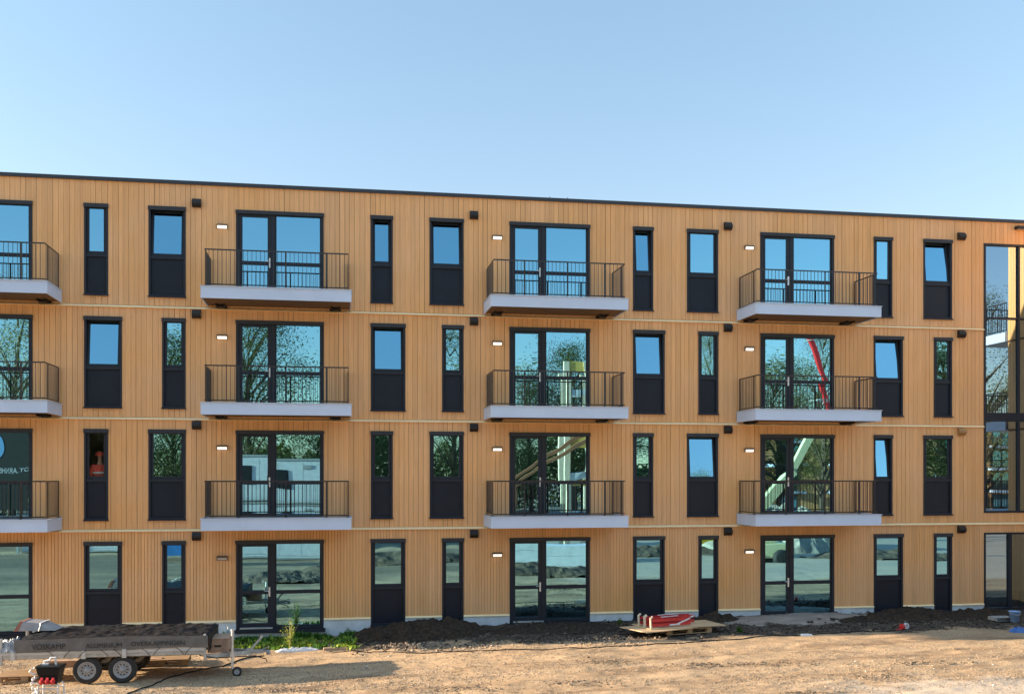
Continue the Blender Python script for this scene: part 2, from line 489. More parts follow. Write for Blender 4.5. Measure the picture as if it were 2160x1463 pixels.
rng = random.Random(7)
cl = MB(); back = MB()
XE = sorted({round(e, 4) for o in openings for e in (o[0], o[1])})
for f in range(4):
    z0 = .235 if f == 0 else 3*f - .262
    z1 = 12.03 if f == 3 else 3*f + 2.68
    x = BL
    edges = [BL]
    while x < BR:
        x += rng.choice((.128, .134, .140, .134, .15)) if f else rng.choice((.082, .084, .086))
        edges.append(min(x, BR))
    gap = .0058 if f else .0054
    for i in range(len(edges) - 1):
        a, d = (edges[i] + gap * rng.choice((.2, .45, .7, 1.0)), edges[i+1] - gap * rng.choice((.2, .5, 1.0))) if f else (edges[i] + gap*.72, edges[i+1] - gap*.72)
        if d - a < .02: continue
        cutx = [a] + [e for e in XE if a + .004 < e < d - .004] + [d]
        for j in range(len(cutx) - 1):
            for s0, s1 in spans(z0, z1, cutx[j], cutx[j+1]):
                cl.box(cutx[j], cutx[j+1], rng.uniform(0, .002), .022, s0, s1)
cl.build('timber_cladding', M['clad'], bld, recalc=False)
xs = sorted({BL, BR} | {e for e in XE if BL < e < BR})
for i in range(len(xs) - 1):
    for s0, s1 in spans(-.6, 12.05, xs[i], xs[i+1]):
        back.box(xs[i], xs[i+1], .024, .26, s0, s1)
back.build('wall', M['groove'], bld, recalc=False)
# plinth, cut at the openings (they reach the ground)
pl = MB()
x = BL
low = sorted((o[0], o[1], o[2]) for o in openings if o[2] < .3)
for a, d, zz in low:
    pl.box(x, a, -.012, .022, -.7, .19)
    pl.box(a, d, -.010, .022, -.7, min(zz - .03, -.06)); x = d
if x < BR: pl.box(x, BR, -.012, .022, -.7, .19)
pl.build('plinth', M['plinth'], bld, recalc=False)
for f in (1, 2, 3):
    t = MB(); xe = BR if f == 1 else GX
    t.prism([(.02, 3*f-.328), (-.055, 3*f-.328), (-.055, 3*f-.320), (0.02, 3*f-.266)], BL, xe)
    t.build('floor_trim', M['trim'], bld)
x = BL
for a, d, zz in low + [(BR, BR, 0)]:
    if a - x > .1:
        t = MB(); t.prism([(.02, .192), (-.050, .192), (-.050, .200), (0.02, .250)], x + .003, a - .003)
        t.build('base_trim', M['trim'], bld)
    x = d
t = MB(); t.prism([(.4, 12.03), (-.05, 12.03), (-.05, 12.125), (.4, 12.135)], BL - .05, BR + 10)
t.build('roof_edge', M['cap'], bld)
for px in (1161, 1199):
    xa_ = F(px, 415)[0]
    t = MB(); t.tube([(xa_, .12, 12.13), (xa_, .12, 12.17), (xa_+.01, .12, 12.20)], [.03, .012, .012], 8); t.build('roof_anchor', M['cap'], bld)
# body: roof, sides, floors and rooms
sh = MB()
sh.box(BL, BR + 10, .4, 11, 11.72, 12.05); sh.box(BL, BL + .3, .27, 11, -.6, 11.7); sh.box(BL, BR+10, 10.7, 11, -.6, 11.7)
sh.build('roof', M['cap'], bld, recalc=False)
inn = MB()
for f in range(1, 4): inn.box(BL + .3, BR + 6, .262, 10.7, 3*f - .30, 3*f - .04)
for k in range(-4, 4):
    for off in (3.0, -1.3):
        xx = B0 + MOD*k + off
        if BL + .5 < xx < BR - 3:
            for f in range(4): inn.box(xx, xx + .15, .262, 5.0, 3*f - .03, 3*f + 2.69)
for f in range(4): inn.box(BL + .3, BR + 6, 5.0, 5.15, 3*f - .03, 3*f + 2.69)
inn.build('interior_wall', M['inside'], bld, recalc=False)
fi = MB()
for f in range(4): fi.box(BL + .3, BR + 6, .262, 5.0, 3*f - .038, 3*f - .02)
fi.build('interior_floor', M['floorin'], bld, recalc=False)

prng = random.Random(31)
def pane(x0, x1, z0, z1, y, parent, tilt=0.0, amp=None, name='pane', mat=None):
    """slightly bulged insulating glass pane; tilt leans the top inwards about the bottom edge"""
    n = 9; a = prng.uniform(-.0008, .0011) * min(1.4, (x1-x0)) if amp is None else amp
    ry = prng.uniform(-.003, .003); rx = prng.uniform(-.004, .004)
    rows = []
    for i in range(n):
        v = i / (n-1); row = []
        for j in range(n):
            u = j / (n-1)
            bulge = a * (1 - (2*u-1)**4) * (1 - (2*v-1)**4)
            zz = z0 + (z1-z0)*v
            row.append((x0 + (x1-x0)*u, y + bulge + (u-.5)*(x1-x0)*ry + (v-.5)*(z1-z0)*rx + math.sin(tilt)*(zz-z0), z0 + (zz-z0)*math.cos(tilt)))
        rows.append(row)
    m_ = MB(); m_.grid(rows)
    return m_.build(name, mat or M['glass'], parent, smooth=True, recalc=False)

def ring(mb_, x0, x1, z0, z1, w_, y0, y1, wb=None, wt=None):
    wb = wb or w_; wt = wt or w_
    mb_.box(x0, x0+w_, y0, y1, z0, z1); mb_.box(x1-w_, x1, y0, y1, z0, z1)
    mb_.box(x0+w_, x1-w_, y0, y1, z0, z0+wb); mb_.box(x0+w_, x1-w_, y0, y1, z1-wt, z1)

TILTED = {(-1,3,1), (0,3,0), (0,3,1), (1,3,0), (2,3,1), (-1,2,0), (0,2,0), (1,2,0), (2,2,0), (1,1,1), (2,1,0)}
def window(k, f, x0, x1, z0, z1, kind, idx):
    h = 3*f
    m_ = MB()
    ring(m_, x0, x1, z0, z1, .055, -.018, .12)                      # outer frame
    m_.box(x0+.055, x1-.055, .0, .118, h+1.0, h+1.085)               # transom
    fr = m_.build('window', M['frame'], bld, recalc=False)
    bevel(fr, .004, 1)
    m_ = MB(); m_.box(x0-.012, x1+.012, -.055, -.0185, z1-.105, z1+.003)
    bevel(m_.build('shutter_box', M['box'], fr, recalc=False), .008)
    m_ = MB(); m_.box(x0+.055, x1-.055, .045, .10, z0+.055, h+1.0)
    ring(m_, x0+.075, x1-.075, z0+.075, h+.98, .02, .037, .0449)
    m_.build('lower_panel', M['panel'], fr, recalc=False)
    m_ = MB(); m_.prism([(-.0185, z0+.02), (-.06, z0+.005), (-.06, z0-.02), (-.0185, z0-.02)], x0-.015, x1+.015)
    m_.build('sill', M['frame'], fr)
    # sash with its glass
    t = R(6.0) if (k, f, idx) in TILTED else 0.0
    sx0, sx1, sz0, sz1 = x0+.06, x1-.06, h+1.09, z1-.06
    m_ = MB(); ring(m_, sx0, sx1, sz0, sz1, .062, .03, .085)
    if t:
        m_.v = [(p[0], p[1] + math.sin(t)*(p[2]-sz0), sz0 + (p[2]-sz0)*math.cos(t)) for p in m_.v]
    sa = m_.build('sash', M['frame'], fr, recalc=False)
    bevel(sa, .004, 1)
    yp = .055
    zo = sz0 + .062*math.cos(t); yo = yp + math.sin(t)*.062
    pane(sx0+.062, sx1-.062, zo, zo + (sz1-sz0-.124), yo, fr, tilt=t, mat=M['glass_clear'] if (k, f, idx) == (-1, 1, 0) else None)
    return fr

def door(k, f, x0, x1, z0, z1):
    h = 3*f
    m_ = MB()
    ring(m_, x0, x1, z0, z1, .07, -.018, .13, wb=.06)
    xm = x0 + .98
    m_.box(xm-.045, xm+.06, -.004, .128, z0+.06, z1-.07)
    # fixed side: cross bar and edge frame
    ring(m_, xm+.06, x1-.07, z0+.06, z1-.07, .035, .02, .10)
    m_.box(xm+.095, x1-.105, .02, .10, h+.93, h+1.03)
    fr = m_.build('balcony_door', M['frame'], bld, recalc=False)
    bevel(fr, .004, 1)
    m_ = MB(); lx0, lx1, lz0, lz1 = x0+.073, xm-.047, z0+.063, z1-.073
    ring(m_, lx0, lx1, lz0, lz1, .095, .012, .09)
    m_.box(lx0+.095, lx1-.095, .012, .09, h+.93, h+1.03)
    lf = m_.build('door_leaf', M['frame'], fr, recalc=False)
    bevel(lf, .004, 1)
    m_ = MB(); m_.box(x0-.012, x1+.012, -.055, -.0185, z1-.10, z1+.003)
    bevel(m_.build('shutter_box', M['box'], fr, recalc=False), .008)
    y = .05
    pane(lx0+.095, lx1-.095, lz0+.095, h+.93, y, fr); pane(lx0+.095, lx1-.095, h+1.03, lz1-.095, y, fr)
    pane(xm+.095, x1-.105, z0+.095, h+.93, y, fr); pane(xm+.095, x1-.105, h+1.03, z1-.105, y, fr)
    m_ = MB(); hx = lx1 - .045
    m_.box(hx-.022, hx+.022, -.004, .0115, h+.86, h+1.12)
    m_.tube([(hx, -.004, h+1.02), (hx, -.05, h+1.02), (hx-.02, -.055, h+1.02), (hx-.13, -.055, h+1.02)], .011, 8)
    m_.build('handle', M['handle'], fr)
    m_ = MB(); m_.prism([(-.0185, z0+.055), (-.075, z0+.035), (-.075, z0+.012), (-.0185, z0+.012)], x0+.10, xm)
    m_.build('threshold', M['alu'], fr)
    if f == 0:
        m_ = MB(); m_.box(x0-.03, x1+.05, -.11, -.019, z0-.10, z0-.005)
        m_.build('sill', M['frame'], fr, recalc=False)
    return fr

for q in wins: window(*q)
for q in doors: door(*q)

# balconies
def balcony(k, f):
    b = B0 + MOD*k; h = 3*f
    x0, x1 = b - .75, b + 3.09; yf = -1.42
    zt, zb = h + .045, h - .255
    m_ = MB()
    m_.box(x0, x1, yf, yf+.03, zb, zt); m_.box(x0, x0+.03, yf+.03, -.03, zb, zt); m_.box(x1-.03, x1, yf+.03, -.03, zb, zt)
    m_.box(x0-.02, x1+.02, yf-.025, yf+.06, zt+.001, zt+.018); m_.box(x0-.02, x0+.06, yf+.06, -.03, zt+.001, zt+.018); m_.box(x1-.06, x1+.02, yf+.06, -.03, zt+.001, zt+.018)
    sl = m_.build('balcony', M['slab'], bld, recalc=False)
    m_ = MB(); m_.box(x0+.031, x1-.031, yf+.031, -.03, zt-.10, zt-.02)
    n = 24
    for i in range(n):
        a = x0+.07 + (x1-x0-.14)*i/n
        m_.box(a, a+(x1-x0-.14)/n-.008, yf+.07, -.04, zt-.0195, zt-.002)
    m_.build('deck', M['deck'], sl, recalc=False)
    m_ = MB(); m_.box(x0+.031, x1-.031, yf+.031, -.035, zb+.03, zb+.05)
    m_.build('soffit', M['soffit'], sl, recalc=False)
    for cx_ in (b - .38, b + 2.67):
        m_ = MB()
        m_.box(cx_-.15, cx_+.15, -.03, -.004, zb-.03, zb+.20); m_.box(cx_-.12, cx_-.09, -.45, -.031, zb-.02, zb+.028); m_.box(cx_+.09, cx_+.12, -.45, -.031, zb-.02, zb+.028)
        m_.box(cx_-.089, cx_+.089, -.30, -.031, zb-.045, zb+.012)
        for dx in (-.05, .05): m_.tube([(cx_+dx, -.301, zb-.01), (cx_+dx, -.32, zb-.01)], .016, 6)
        m_.build('bracket', M['black'], sl)
    # railing
    rx0, rx1, ry = b - .66, b + 3.01, -1.335
    z0, z1 = h + .12, h + 1.02
    m_ = MB()
    for zz, s in ((z0, .03), (z1, .035)):
        m_.bar((rx0, -.02, zz), (rx0, ry, zz), .012, s); m_.bar((rx1, -.02, zz), (rx1, ry, zz), .012, s); m_.bar((rx0, ry, zz), (rx1, ry, zz), .012, s)
    def balusters(a, c, n_):
        for i in range(1, n_):
            p = Vector(a).lerp(Vector(c), i/n_)
            m_.bar((p.x, p.y, z0), (p.x, p.y, z1), .012)
    balusters((rx0, ry, 0), (rx1, ry, 0), 34); balusters((rx0, -.02, 0), (rx0, ry, 0), 12); balusters((rx1, -.02, 0), (rx1, ry, 0), 12)
    m_.build('railing', M['rail'], sl)
    posts = [(rx0, -.04, 1), (rx0, ry+.25, 1), (rx1, -.04, 1), (rx1, ry+.25, 1), (rx0+.85, ry, 0), (rx0+2.05, ry, 0), (rx0+3.1, ry, 0)]
    for px_, py_, side in posts:
        m_ = MB()
        if side: m_.box(px_-.006, px_+.006, py_-.03, py_+.03, zt+.02, z1-.018)
        else: m_.box(px_-.02, px_+.02, py_-.006, py_+.006, zt+.02, z1-.018)
        m_.box(px_-.05, px_+.05, py_-.03, py_+.03, zt+.0185, zt+.03)
        m_.build('railing_post', M['rail'], sl, recalc=False)
for k in range(-1, 3):
    for f in (1, 2, 3): balcony(k, f)

# the glazed corner on the right
def glazing(z0, z1, mull, trans, name):
    m_ = MB()
    ring(m_, GX, BR, z0, z1, .06, -.02, .15)
    for xm, w_ in mull: m_.box(xm-w_/2, xm+w_/2, -.006, .148, z0+.06, z1-.06)
    fr = None
    edges = [GX+.06] + [e for xm, w_ in mull for e in (xm-w_/2, xm+w_/2)] + [BR-.06]
    zz = [z0+.06]
    for a, d in trans:
        zz += [a, d]
        for i in range(0, len(edges), 2): m_.box(edges[i], edges[i+1], .0, .14, a, d)
    zz.append(z1-.06)
    fr = m_.build(name, M['frame'], bld, recalc=False)
    for i in range(0, len(edges), 2):
        for j in range(0, len(zz), 2):
            pane(edges[i], edges[i+1], zz[j], zz[j+1], .06, fr, amp=.0004, mat=M['glass_corner'])
    return fr
glazing(3.03, 11.36, [(16.02, .06)], [(5.86, 6.13), (9.03, 9.09)], 'corner_glazing')
glazing(.03, 2.42, [(15.72, .10), (16.6, .06)], [], 'shop_glazing')
# projecting wing of the same block beyond the right edge; its sunlit side shows in the corner glazing
XW, YW = 17.4, -2.3
wg = MB(); gy_ = YW
wrng = random.Random(5)
while gy_ < -.01:
    nx = min(gy_ + .134, -.01)
    for f in range(4): wg.box(XW - .022, XW, gy_+.005, nx-.004, 3*f-.25 if f else -.3, 3*f+2.68 if f < 3 else 12.05)
    gy_ += .134
xx = XW
while xx < XW + 6:
    for f in range(4): wg.box(xx+.005, xx+.13, YW-.022, YW, 3*f-.25 if f else -.3, 3*f+2.68 if f < 3 else 12.05)
    xx += .134
wg.build('wing_cladding', M['clad'], bld, recalc=False)
wb_ = MB(); wb_.box(XW+.001, XW+8, YW+.001, 0.4, -.5, 12.03); wb_.build('wing_wall', M['groove'], bld, recalc=False)
wc = MB(); wc.box(XW-.05, XW+8, YW-.05, -.06, 12.032, 12.12); wc.build('wing_roof_edge', M['cap'], bld, recalc=False)
for f in (1, 2, 3):
    m_ = MB(); m_.box(XW-.1, XW+3.2, YW-1.5, YW-.04, 3*f-.28, 3*f+.03)
    sl = m_.build('balcony', M['slab'], bld, recalc=False)
    m_ = MB()
    for zz in (3*f+.1, 3*f+1.02):
        m_.bar((XW-.05, YW-.04, zz), (XW-.05, YW-1.45, zz), .02, .035); m_.bar((XW-.05, YW-1.45, zz), (XW+3.1, YW-1.45, zz), .02, .035)
    for i in range(13): m_.bar((XW-.05, YW-.05-i*.115, 3*f+.1), (XW-.05, YW-.05-i*.115, 3*f+1.02), .014)
    for i in range(28): m_.bar((XW-.05+i*.115, YW-1.45, 3*f+.1), (XW-.05+i*.115, YW-1.45, 3*f+1.02), .014)
    m_.build('railing', M['rail'], sl)

# ------------------------------------------------------------------ wall lamps and vent hoods
FLOOR = {0: 'ground floor', 1: 'first floor', 2: 'second floor', 3: 'top floor'}
STACK = {0: 'left', 1: 'middle', 2: 'right'}
def lamp(k, f):
    b = B0 + MOD*k
    lit = not (k == 0 and f == 0)
    if lit: lab = f'lit wall lamp by the {FLOOR[f]} glass door of the {STACK[k]} full balcony stack'
    else: lab = 'unlit dark wall lamp beside the ground floor glass door behind the trailer'
    o = thing('wall_lamp', lab, 'lamp', (b - .36, 0, 3*f + 1.93), 0, 'bulkhead lamps on the timber facade')
    m_ = MB()
    m_.prism([(-.002, .065), (-.06, .065), (-.098, .050), (-.098, .018), (-.012, .018), (-.012, -.065), (-.002, -.065)], -.138, .138)
    m_.prism([(-.012, .017), (-.088, .017), (-.06, -.055), (-.012, -.065)], -.138, -.126)
    m_.prism([(-.012, .017), (-.088, .017), (-.06, -.055), (-.012, -.065)], .126, .138)
    m_.build('housing', M['lampbody'], o)
    m_ = MB(); m_.prism([(-.0125, .016), (-.080, .016), (-.056, -.048), (-.0125, -.054)], -.125, .125)
    m_.build('diffuser', M['lampon'] if lit else M['lampoff'], o)
for k in (0, 1, 2):
    for f in range(4): lamp(k, f)
VST = {0: 'left of the left full balcony stack', 1: 'left of the middle balcony stack', 2: 'left of the right balcony stack', 3: 'beside the tall corner glazing'}
def vent(k, f):
    b = B0 + MOD*k
    tan = (k == 3 and f == 1)
    lab = ('tan unpainted vent hood beside the tall corner glazing' if tan else f'black {FLOOR[f]} vent hood {VST[k]}')
    o = thing('vent_hood', lab, 'vent', (b - 1.03, 0, 3*f + 2.53), 0, 'vent hoods on the timber facade')
    m_ = MB()
    m_.prism([(-.001, .115), (-.06, .115), (-.145, .02), (-.145, -.03), (-.07, -.115), (-.055, -.115), (-.125, -.03), (-.125, .012), (-.05, .10), (-.001, .10)], -.115, .115)
    for s in (-1, 1):
        m_.prism([(-.001, .10), (-.05, .10), (-.125, .012), (-.125, -.03), (-.055, -.115), (-.001, -.115)], s*.115 - (.006 if s > 0 else 0), s*.115 + (.006 if s < 0 else 0))
    m_.build('hood', M['ventwood'] if tan else M['black'], o)
    m_ = MB()
    for i in range(5): m_.box(-.108, .108, -.03, -.012, -.10+i*.035, -.088+i*.035)
    m_.build('grille', M['rubber'], o, recalc=False)
for k in (0, 1, 2, 3):
    for f in range(4): vent(k, f)
fx, fz = F(2150, 482)
o = thing('flood_light', 'dark rectangular wall light under the roof edge above the corner glazing', 'lamp', (fx + .15, 0, fz))
m_ = MB(); m_.box(-.32, .32, -.16, -.002, -.05, .05); m_.box(-.30, .30, -.165, -.1605, -.03, .03); bevel(m_.build('housing', M['black'], o, recalc=False), .01)
m_ = MB(); m_.box(-.28, .28, -.14, -.03, -.058, -.0505); m_.build('lens', M['lampoff'], o, recalc=False)

# ------------------------------------------------------------------ trailer
GZ = -0.30
TY = -5.75                                        # near side of the trailer
TX0, TX1 = F(4, 1380, TY)[0], F(430, 1380, TY)[0]
TL = TX1 - TX0; TW = 1.9
tr = thing('trailer', 'grey flatbed trailer with two axles parked on the gravel in front of the building', 'trailer', ((TX0+TX1)/2, TY + TW/2, GZ))
hl, hw = TL/2, TW/2
m_ = MB()
m_.box(-hl, hl, -hw+.02, -hw+.07, .585, .665); m_.box(-hl, hl, hw-.07, hw-.02, .585, .665)
m_.box(-hl, -hl+.05, -hw+.07, hw-.07, .585, .665); m_.box(hl-.05, hl, -hw+.07, hw-.07, .585, .665)
for i in range(6): m_.box(-hl+.5+i*.65, -hl+.56+i*.65, -hw+.071, hw-.071, .59, .64)
for y in (-.45, .45): m_.box(-hl+.051, hl-.051, y-.03, y+.03, .50, .588)
bevel(m_.build('chassis', M['gal'], tr, recalc=False), .006)
m_ = MB(); m_.box(-hl+.052, hl-.052, -hw+.072, hw-.072, .6651, .69); m_.build('load_floor', M['ply'], tr, recalc=False)
for sx in (-1, 1):
    m_ = MB()
    if sx < 0:
        m_.box(-hl, hl, -hw, -hw+.03, .667, .765); m_.box(-hl, hl, -hw-.008, -hw, .75, .765); m_.box(-hl, hl, -hw-.008, -hw, .667, .68)
    else: m_.box(-hl, hl, hw-.03, hw, .667, .765)
    bevel(m_.build('side_board', M['board'], tr, recalc=False), .004)
for px in (27, 176, 262):
    xx = F(px, 1380, TY)[0] - tr.location.x
    m_ = MB(); m_.box(xx-.045, xx+.045, -hw-.022, -hw+.018, .56, .75); m_.box(xx-.02, xx+.02, -hw-.03, -hw-.0221, .60, .74)
    bevel(m_.build('side_bracket', M['board'], tr, recalc=False), .005)
for xx in (-hl-.02, hl+.02):
    for y in (-hw+.03, hw-.03):
        m_ = MB(); m_.box(xx-.025, xx+.025, y-.03, y+.03, .46, 1.02 if y < 0 else .95); bevel(m_.build('corner_post', M['gal'], tr, recalc=False), .006)
m_ = MB(); m_.box(-hl-.075, -hl-.046, -hw+.1, -hw+.35, .53, .63); m_.build('tail_light', M['red'], tr, recalc=False)
for px in (183, 258):
    xc = F(px, 1410, TY+.08)[0] - tr.location.x
    m_ = MB(); m_.tube([(xc, -hw+.2, .30), (xc, hw-.2, .30)], .035, 8); m_.build('axle', M['black'], tr)
    for sy in (-1, 1):
        yo = sy*(hw-.06)
        R0 = .292
        prof = [(.19, -.075), (.255, -.088), (.283, -.075), (R0, -.05), (R0, -.02), (R0-.006, -.017), (R0, -.012), (R0, .012), (R0-.006, .017), (R0, .02), (R0, .05), (.283, .075), (.255, .088), (.19, .075)]
        m_ = MB(); m_.lathe(prof, (xc, yo-sy*.09, .292), 'y', 40)
        nf = len(m_.f)
        m_.m = [1 if 2*40 <= i < 11*40 else 0 for i in range(nf)]
        wh = m_.build('wheel', [M['tyre'], M['tread']], tr, smooth=True)
        m_ = MB(); c = (xc, yo-sy*.09, .292); s_ = sy
        m_.lathe([(.192, .07*s_), (.188, .082*s_), (.172, .084*s_), (.163, .06*s_), (.150, .045*s_), (.125, .056*s_), (.092, .058*s_), (.072, .048*s_), (.060, .050*s_), (.052, .085*s_), (.035, .092*s_), (.0, .092*s_)], c, 'y', 40)
        m_.build('rim', M['rim'], wh, smooth=True)
        m_ = MB()
        for k in range(10):
            a = 2*math.pi*k/10
            m_.lathe([(.0, .0575*s_), (.017, .0576*s_), (.017, .0595*s_), (0, .060*s_)], (xc+.110*math.cos(a), c[1]+.0025*s_, c[2]+.110*math.sin(a)), 'y', 10)
        m_.build('rim_hole', M['black'], wh)
        m_ = MB()
        for k in range(5):
            a = 2*math.pi*k/5 + .3
            m_ = MB(); m_.lathe([(.011, .05*s_), (.011, .075*s_), (.0, .076*s_)], (xc+.072*math.cos(a), c[1], c[2]+.072*math.sin(a)), 'y', 6)
            m_.build('wheel_nut', M['gal'], wh)
# drawbar
cx_ = F(566, 1380, TY+hw)[0] - tr.location.x
m_ = MB()
m_.bar((hl, -.55, .47), (cx_-.35, -.04, .45), .06, .09); m_.bar((hl, .55, .47), (cx_-.35, .04, .45), .06, .09); m_.bar((cx_-.45, 0, .46), (cx_-.12, 0, .46), .07, .08)
m_.bar((hl+.35, -.38, .47), (hl+.35, .38, .47), .05)
m_.build('drawbar', M['gal'], tr)
m_ = MB(); m_.lathe([(.0, -.07), (.045, -.065), (.05, 0), (.04, .035), (0, .045)], (cx_, 0, .45), 'z', 14); m_.bar((cx_-.2, 0, .47), (cx_, 0, .47), .06, .05); m_.bar((cx_-.16, 0, .50), (cx_+.02, 0, .56), .03, .02)
m_.build('coupling', M['rim'], tr)
lx = F(527, 1370, TY+hw)[0] - tr.location.x
m_ = MB(); m_.bar((lx, -.1, .50), (lx+.27, -.1, .80), .03, .045); m_.bar((lx+.24, -.1, .77), (lx+.29, -.1, .83), .04, .05); m_.box(lx-.06, lx+.08, -.13, -.05, .47, .56)
m_.build('brake_lever', M['gal'], tr)
jx = F(490, 1365, TY+.45)[0] - tr.location.x; jy = -hw+.45
m_ = MB(); m_.tube([(jx, jy, .20), (jx, jy, 1.02)], .028, 10); m_.tube([(jx, jy, 1.02), (jx, jy, 1.05)], .036, 10); m_.tube([(jx, jy, 1.045), (jx-.10, jy, 1.06), (jx-.10, jy, 1.13)], .010, 6); m_.box(jx-.05, jx+.05, jy-.02, jy+.30, .43, .52)
m_.bar((jx, jy, .20), (jx+.09, jy, .13), .05, .03)
m_.build('jockey_stand', M['alu'], tr)
m_ = MB(); m_.lathe([(.06, -.035), (.10, -.04), (.108, -.02), (.108, .02), (.10, .04), (.06, .035)], (jx+.10, jy, .108), 'y', 20); jw = m_.build('jockey_wheel', M['tyre'], tr, smooth=True)
m_ = MB(); m_.lathe([(.061, -.036), (.05, -.03), (.02, -.04), (0, -.04)], (jx+.10, jy, .108), 'y', 16); m_.build('rim', M['rim'], jw, smooth=True)
b0 = F(437, 1365, TY+.55)[0] - tr.location.x; b1 = F(481, 1365, TY+.55)[0] - tr.location.x
m_ = MB(); m_.box(b0, b1, -.36, .36, .515, .80); m_.box(b0-.012, b1+.012, -.372, .372, .801, .835)
tb = bevel(m_.build('toolbox', M['plank'], tr, recalc=False), .01)
m_ = MB(); m_.box((b0+b1)/2-.075, (b0+b1)/2+.075, -.3685, -.3605, .64, .685); m_.build('handle_slot', M['black'], tb, recalc=False)
m_ = MB(); m_.tube([(hl-.1, -hw+.1, .55), (hl+.2, -.5, .42), (hl+.5, -.3, .40), (cx_-.3, -.1, .38), (cx_-.05, -.07, .30), (cx_-.02, -.08, .22)], .012, 6); m_.build('brake_cable', M['rubber'], tr)

# tarpaulin over the load
def tarp_mat():
    m, nt, b, N, L = newmat('black_tarpaulin')
    tc = N('TexCoord'); mp = N('Mapping'); mp.inputs['Scale'].default_value = (1, 1.6, 1.6); L(tc.outputs['Object'], mp.inputs[0])
    n = N('TexNoise'); n.inputs['Scale'].default_value = 11; n.inputs['Detail'].default_value = 8; n.inputs['Roughness'].default_value = .6; n.inputs['Distortion'].default_value = .8
    L(mp.outputs[0], n.inputs['Vector'])
    cr = N('ValToRGB'); cr.color_ramp.elements[0].color = (.004, .005, .007, 1); cr.color_ramp.elements[1].color = (.022, .022, .025, 1); cr.color_ramp.elements[0].position = .35; cr.color_ramp.elements[1].position = .75
    L(n.outputs['Fac'], cr.inputs[0]); L(cr.outputs[0], b.inputs['Base Color']); b.inputs['Roughness'].default_value = .5; b.inputs['Specular IOR Level'].default_value = .22
    bp = N('Bump'); bp.inputs['Strength'].default_value = .35; bp.inputs['Distance'].default_value = .02; L(n.outputs['Fac'], bp.inputs['Height']); L(bp.outputs[0], b.inputs['Normal'])
    return m
M['tarp'] = tarp_mat()
M['skirt'] = pm('tarp_skirt', (.125, .112, .104), .6, var=.25, scale=5, bump=.25, bscale=9)
ta = thing('tarpaulin', 'crinkled black tarpaulin with printed lettering covering the trailer load', 'tarpaulin', (tr.location.x, tr.location.y, GZ))
ax0, ax1 = F(30, 1350, TY)[0] - tr.location.x, F(446, 1350, TY+.6)[0] - tr.location.x
def ridged(x, y, z): return abs(fbm(x, y, z, 4))
rows = []; nx = 170
top_prof = [(-hw+.0, 1.0)] + [(-hw + TW*t, 1.0 + .03*math.sin(math.pi*t)) for t in np.linspace(.02, 1.0, 44)] + [(hw+.01, .80), (hw+.01, .74)]
for (y, z) in top_prof:
    row = []
    for i in range(nx+1):
        x = ax0 + (ax1-ax0)*i/nx
        inside = sstep(-hw, -hw+.12, y) if z > .95 else 0
        bump = inside*(.035*ridged(x*1.2, y*1.8, 2) - .02 + .045*ridged(x*3.2, y*5, 5) + .018*fbm(x*.8, y, 9))
        ex = sstep(ax0, ax0+.25, x)*sstep(ax1, ax1-.05, x)
        row.append((x, y, z + bump - (1-ex)*.05 + .012*math.sin(x*1.7+1)))
    rows.append(row)
m_ = MB(); m_.grid(rows)
# end flap on the drawbar side
rows2 = []
for j in range(8):
    row = []
    for t in np.linspace(0, 1, 30):
        y = -hw + TW*t; zz = 1.0 - .34*j/7 + .02*fbm(y*5, j*.5, 3)
        row.append((ax1 + .02*fbm(y*4, j*.6, 7) + .012, y, zz - .02*(j > 0)))
    rows2.append(row)
m_.grid(rows2)
o = m_.build('cover', M['tarp'], ta, smooth=True, recalc=False)
sk = MB(); rows = []
for j in range(9):
    row = []
    for i in range(nx+1):
        x = ax0 + (ax1-ax0)*i/nx
        v = j/8
        sag = .03*fbm(x*.9, 4.0, 1.0, 3) + .035*sstep(ax1-1.6, ax1, x) * 0
        zb_ = .745 + sag - .025*sstep(ax0+.3, ax0+1.4, x)*sstep(ax0+3.0, ax0+1.8, x)
        z = 1.003 + .012*math.sin(x*1.7+1) - (1.003-zb_)*v
        row.append((x, -hw-.012-.012*v + .010*fbm(x*2.2, z*5, 6.0, 3)*v, z))
    rows.append(row)
sk.grid(rows)
sko = sk.build('skirt', M['skirt'], ta, smooth=True, recalc=False)
M['ink'] = pm('lettering_ink', (.014, .013, .013), .6)
for txt, pxa, pxb, pyb, hgt in (('VOSKAMP', 67, 138, 1369.5, .125), ('ALUMINIUM', 181, 257, 1366, .105), ('OVERKAPPINGEN', 276, 389, 1361.5, .098)):
    xa, zb_ = F(pxa, pyb, TY-.03); xb, _ = F(pxb, pyb, TY-.03)
    o = text_mesh(txt, hgt*1.38, M['ink'], 'lettering', ta)
    wdt = max(v.co.x for v in o.data.vertices) - min(v.co.x for v in o.data.vertices)
    o.rotation_euler = (R(90), 0, R(0)); o.scale = ((xb-xa)/wdt, 1, 1)
    o.location = (xa - tr.location.x, -hw-.046, zb_ - GZ + .0)
for px in (100, 150, 182, 212, 240, 300, 338, 372, 405):
    xx = F(px, 1380, TY)[0] - tr.location.x
    m_ = MB(); dx = .16 if px % 4 == 0 else -.14
    m_.tube([(xx, -hw-.045, .755), (xx+dx*.5, -hw-.04, .70), (xx+dx, -hw-.03, .60)], .006, 5); m_.build('lashing_cord', M['rubber'], ta)

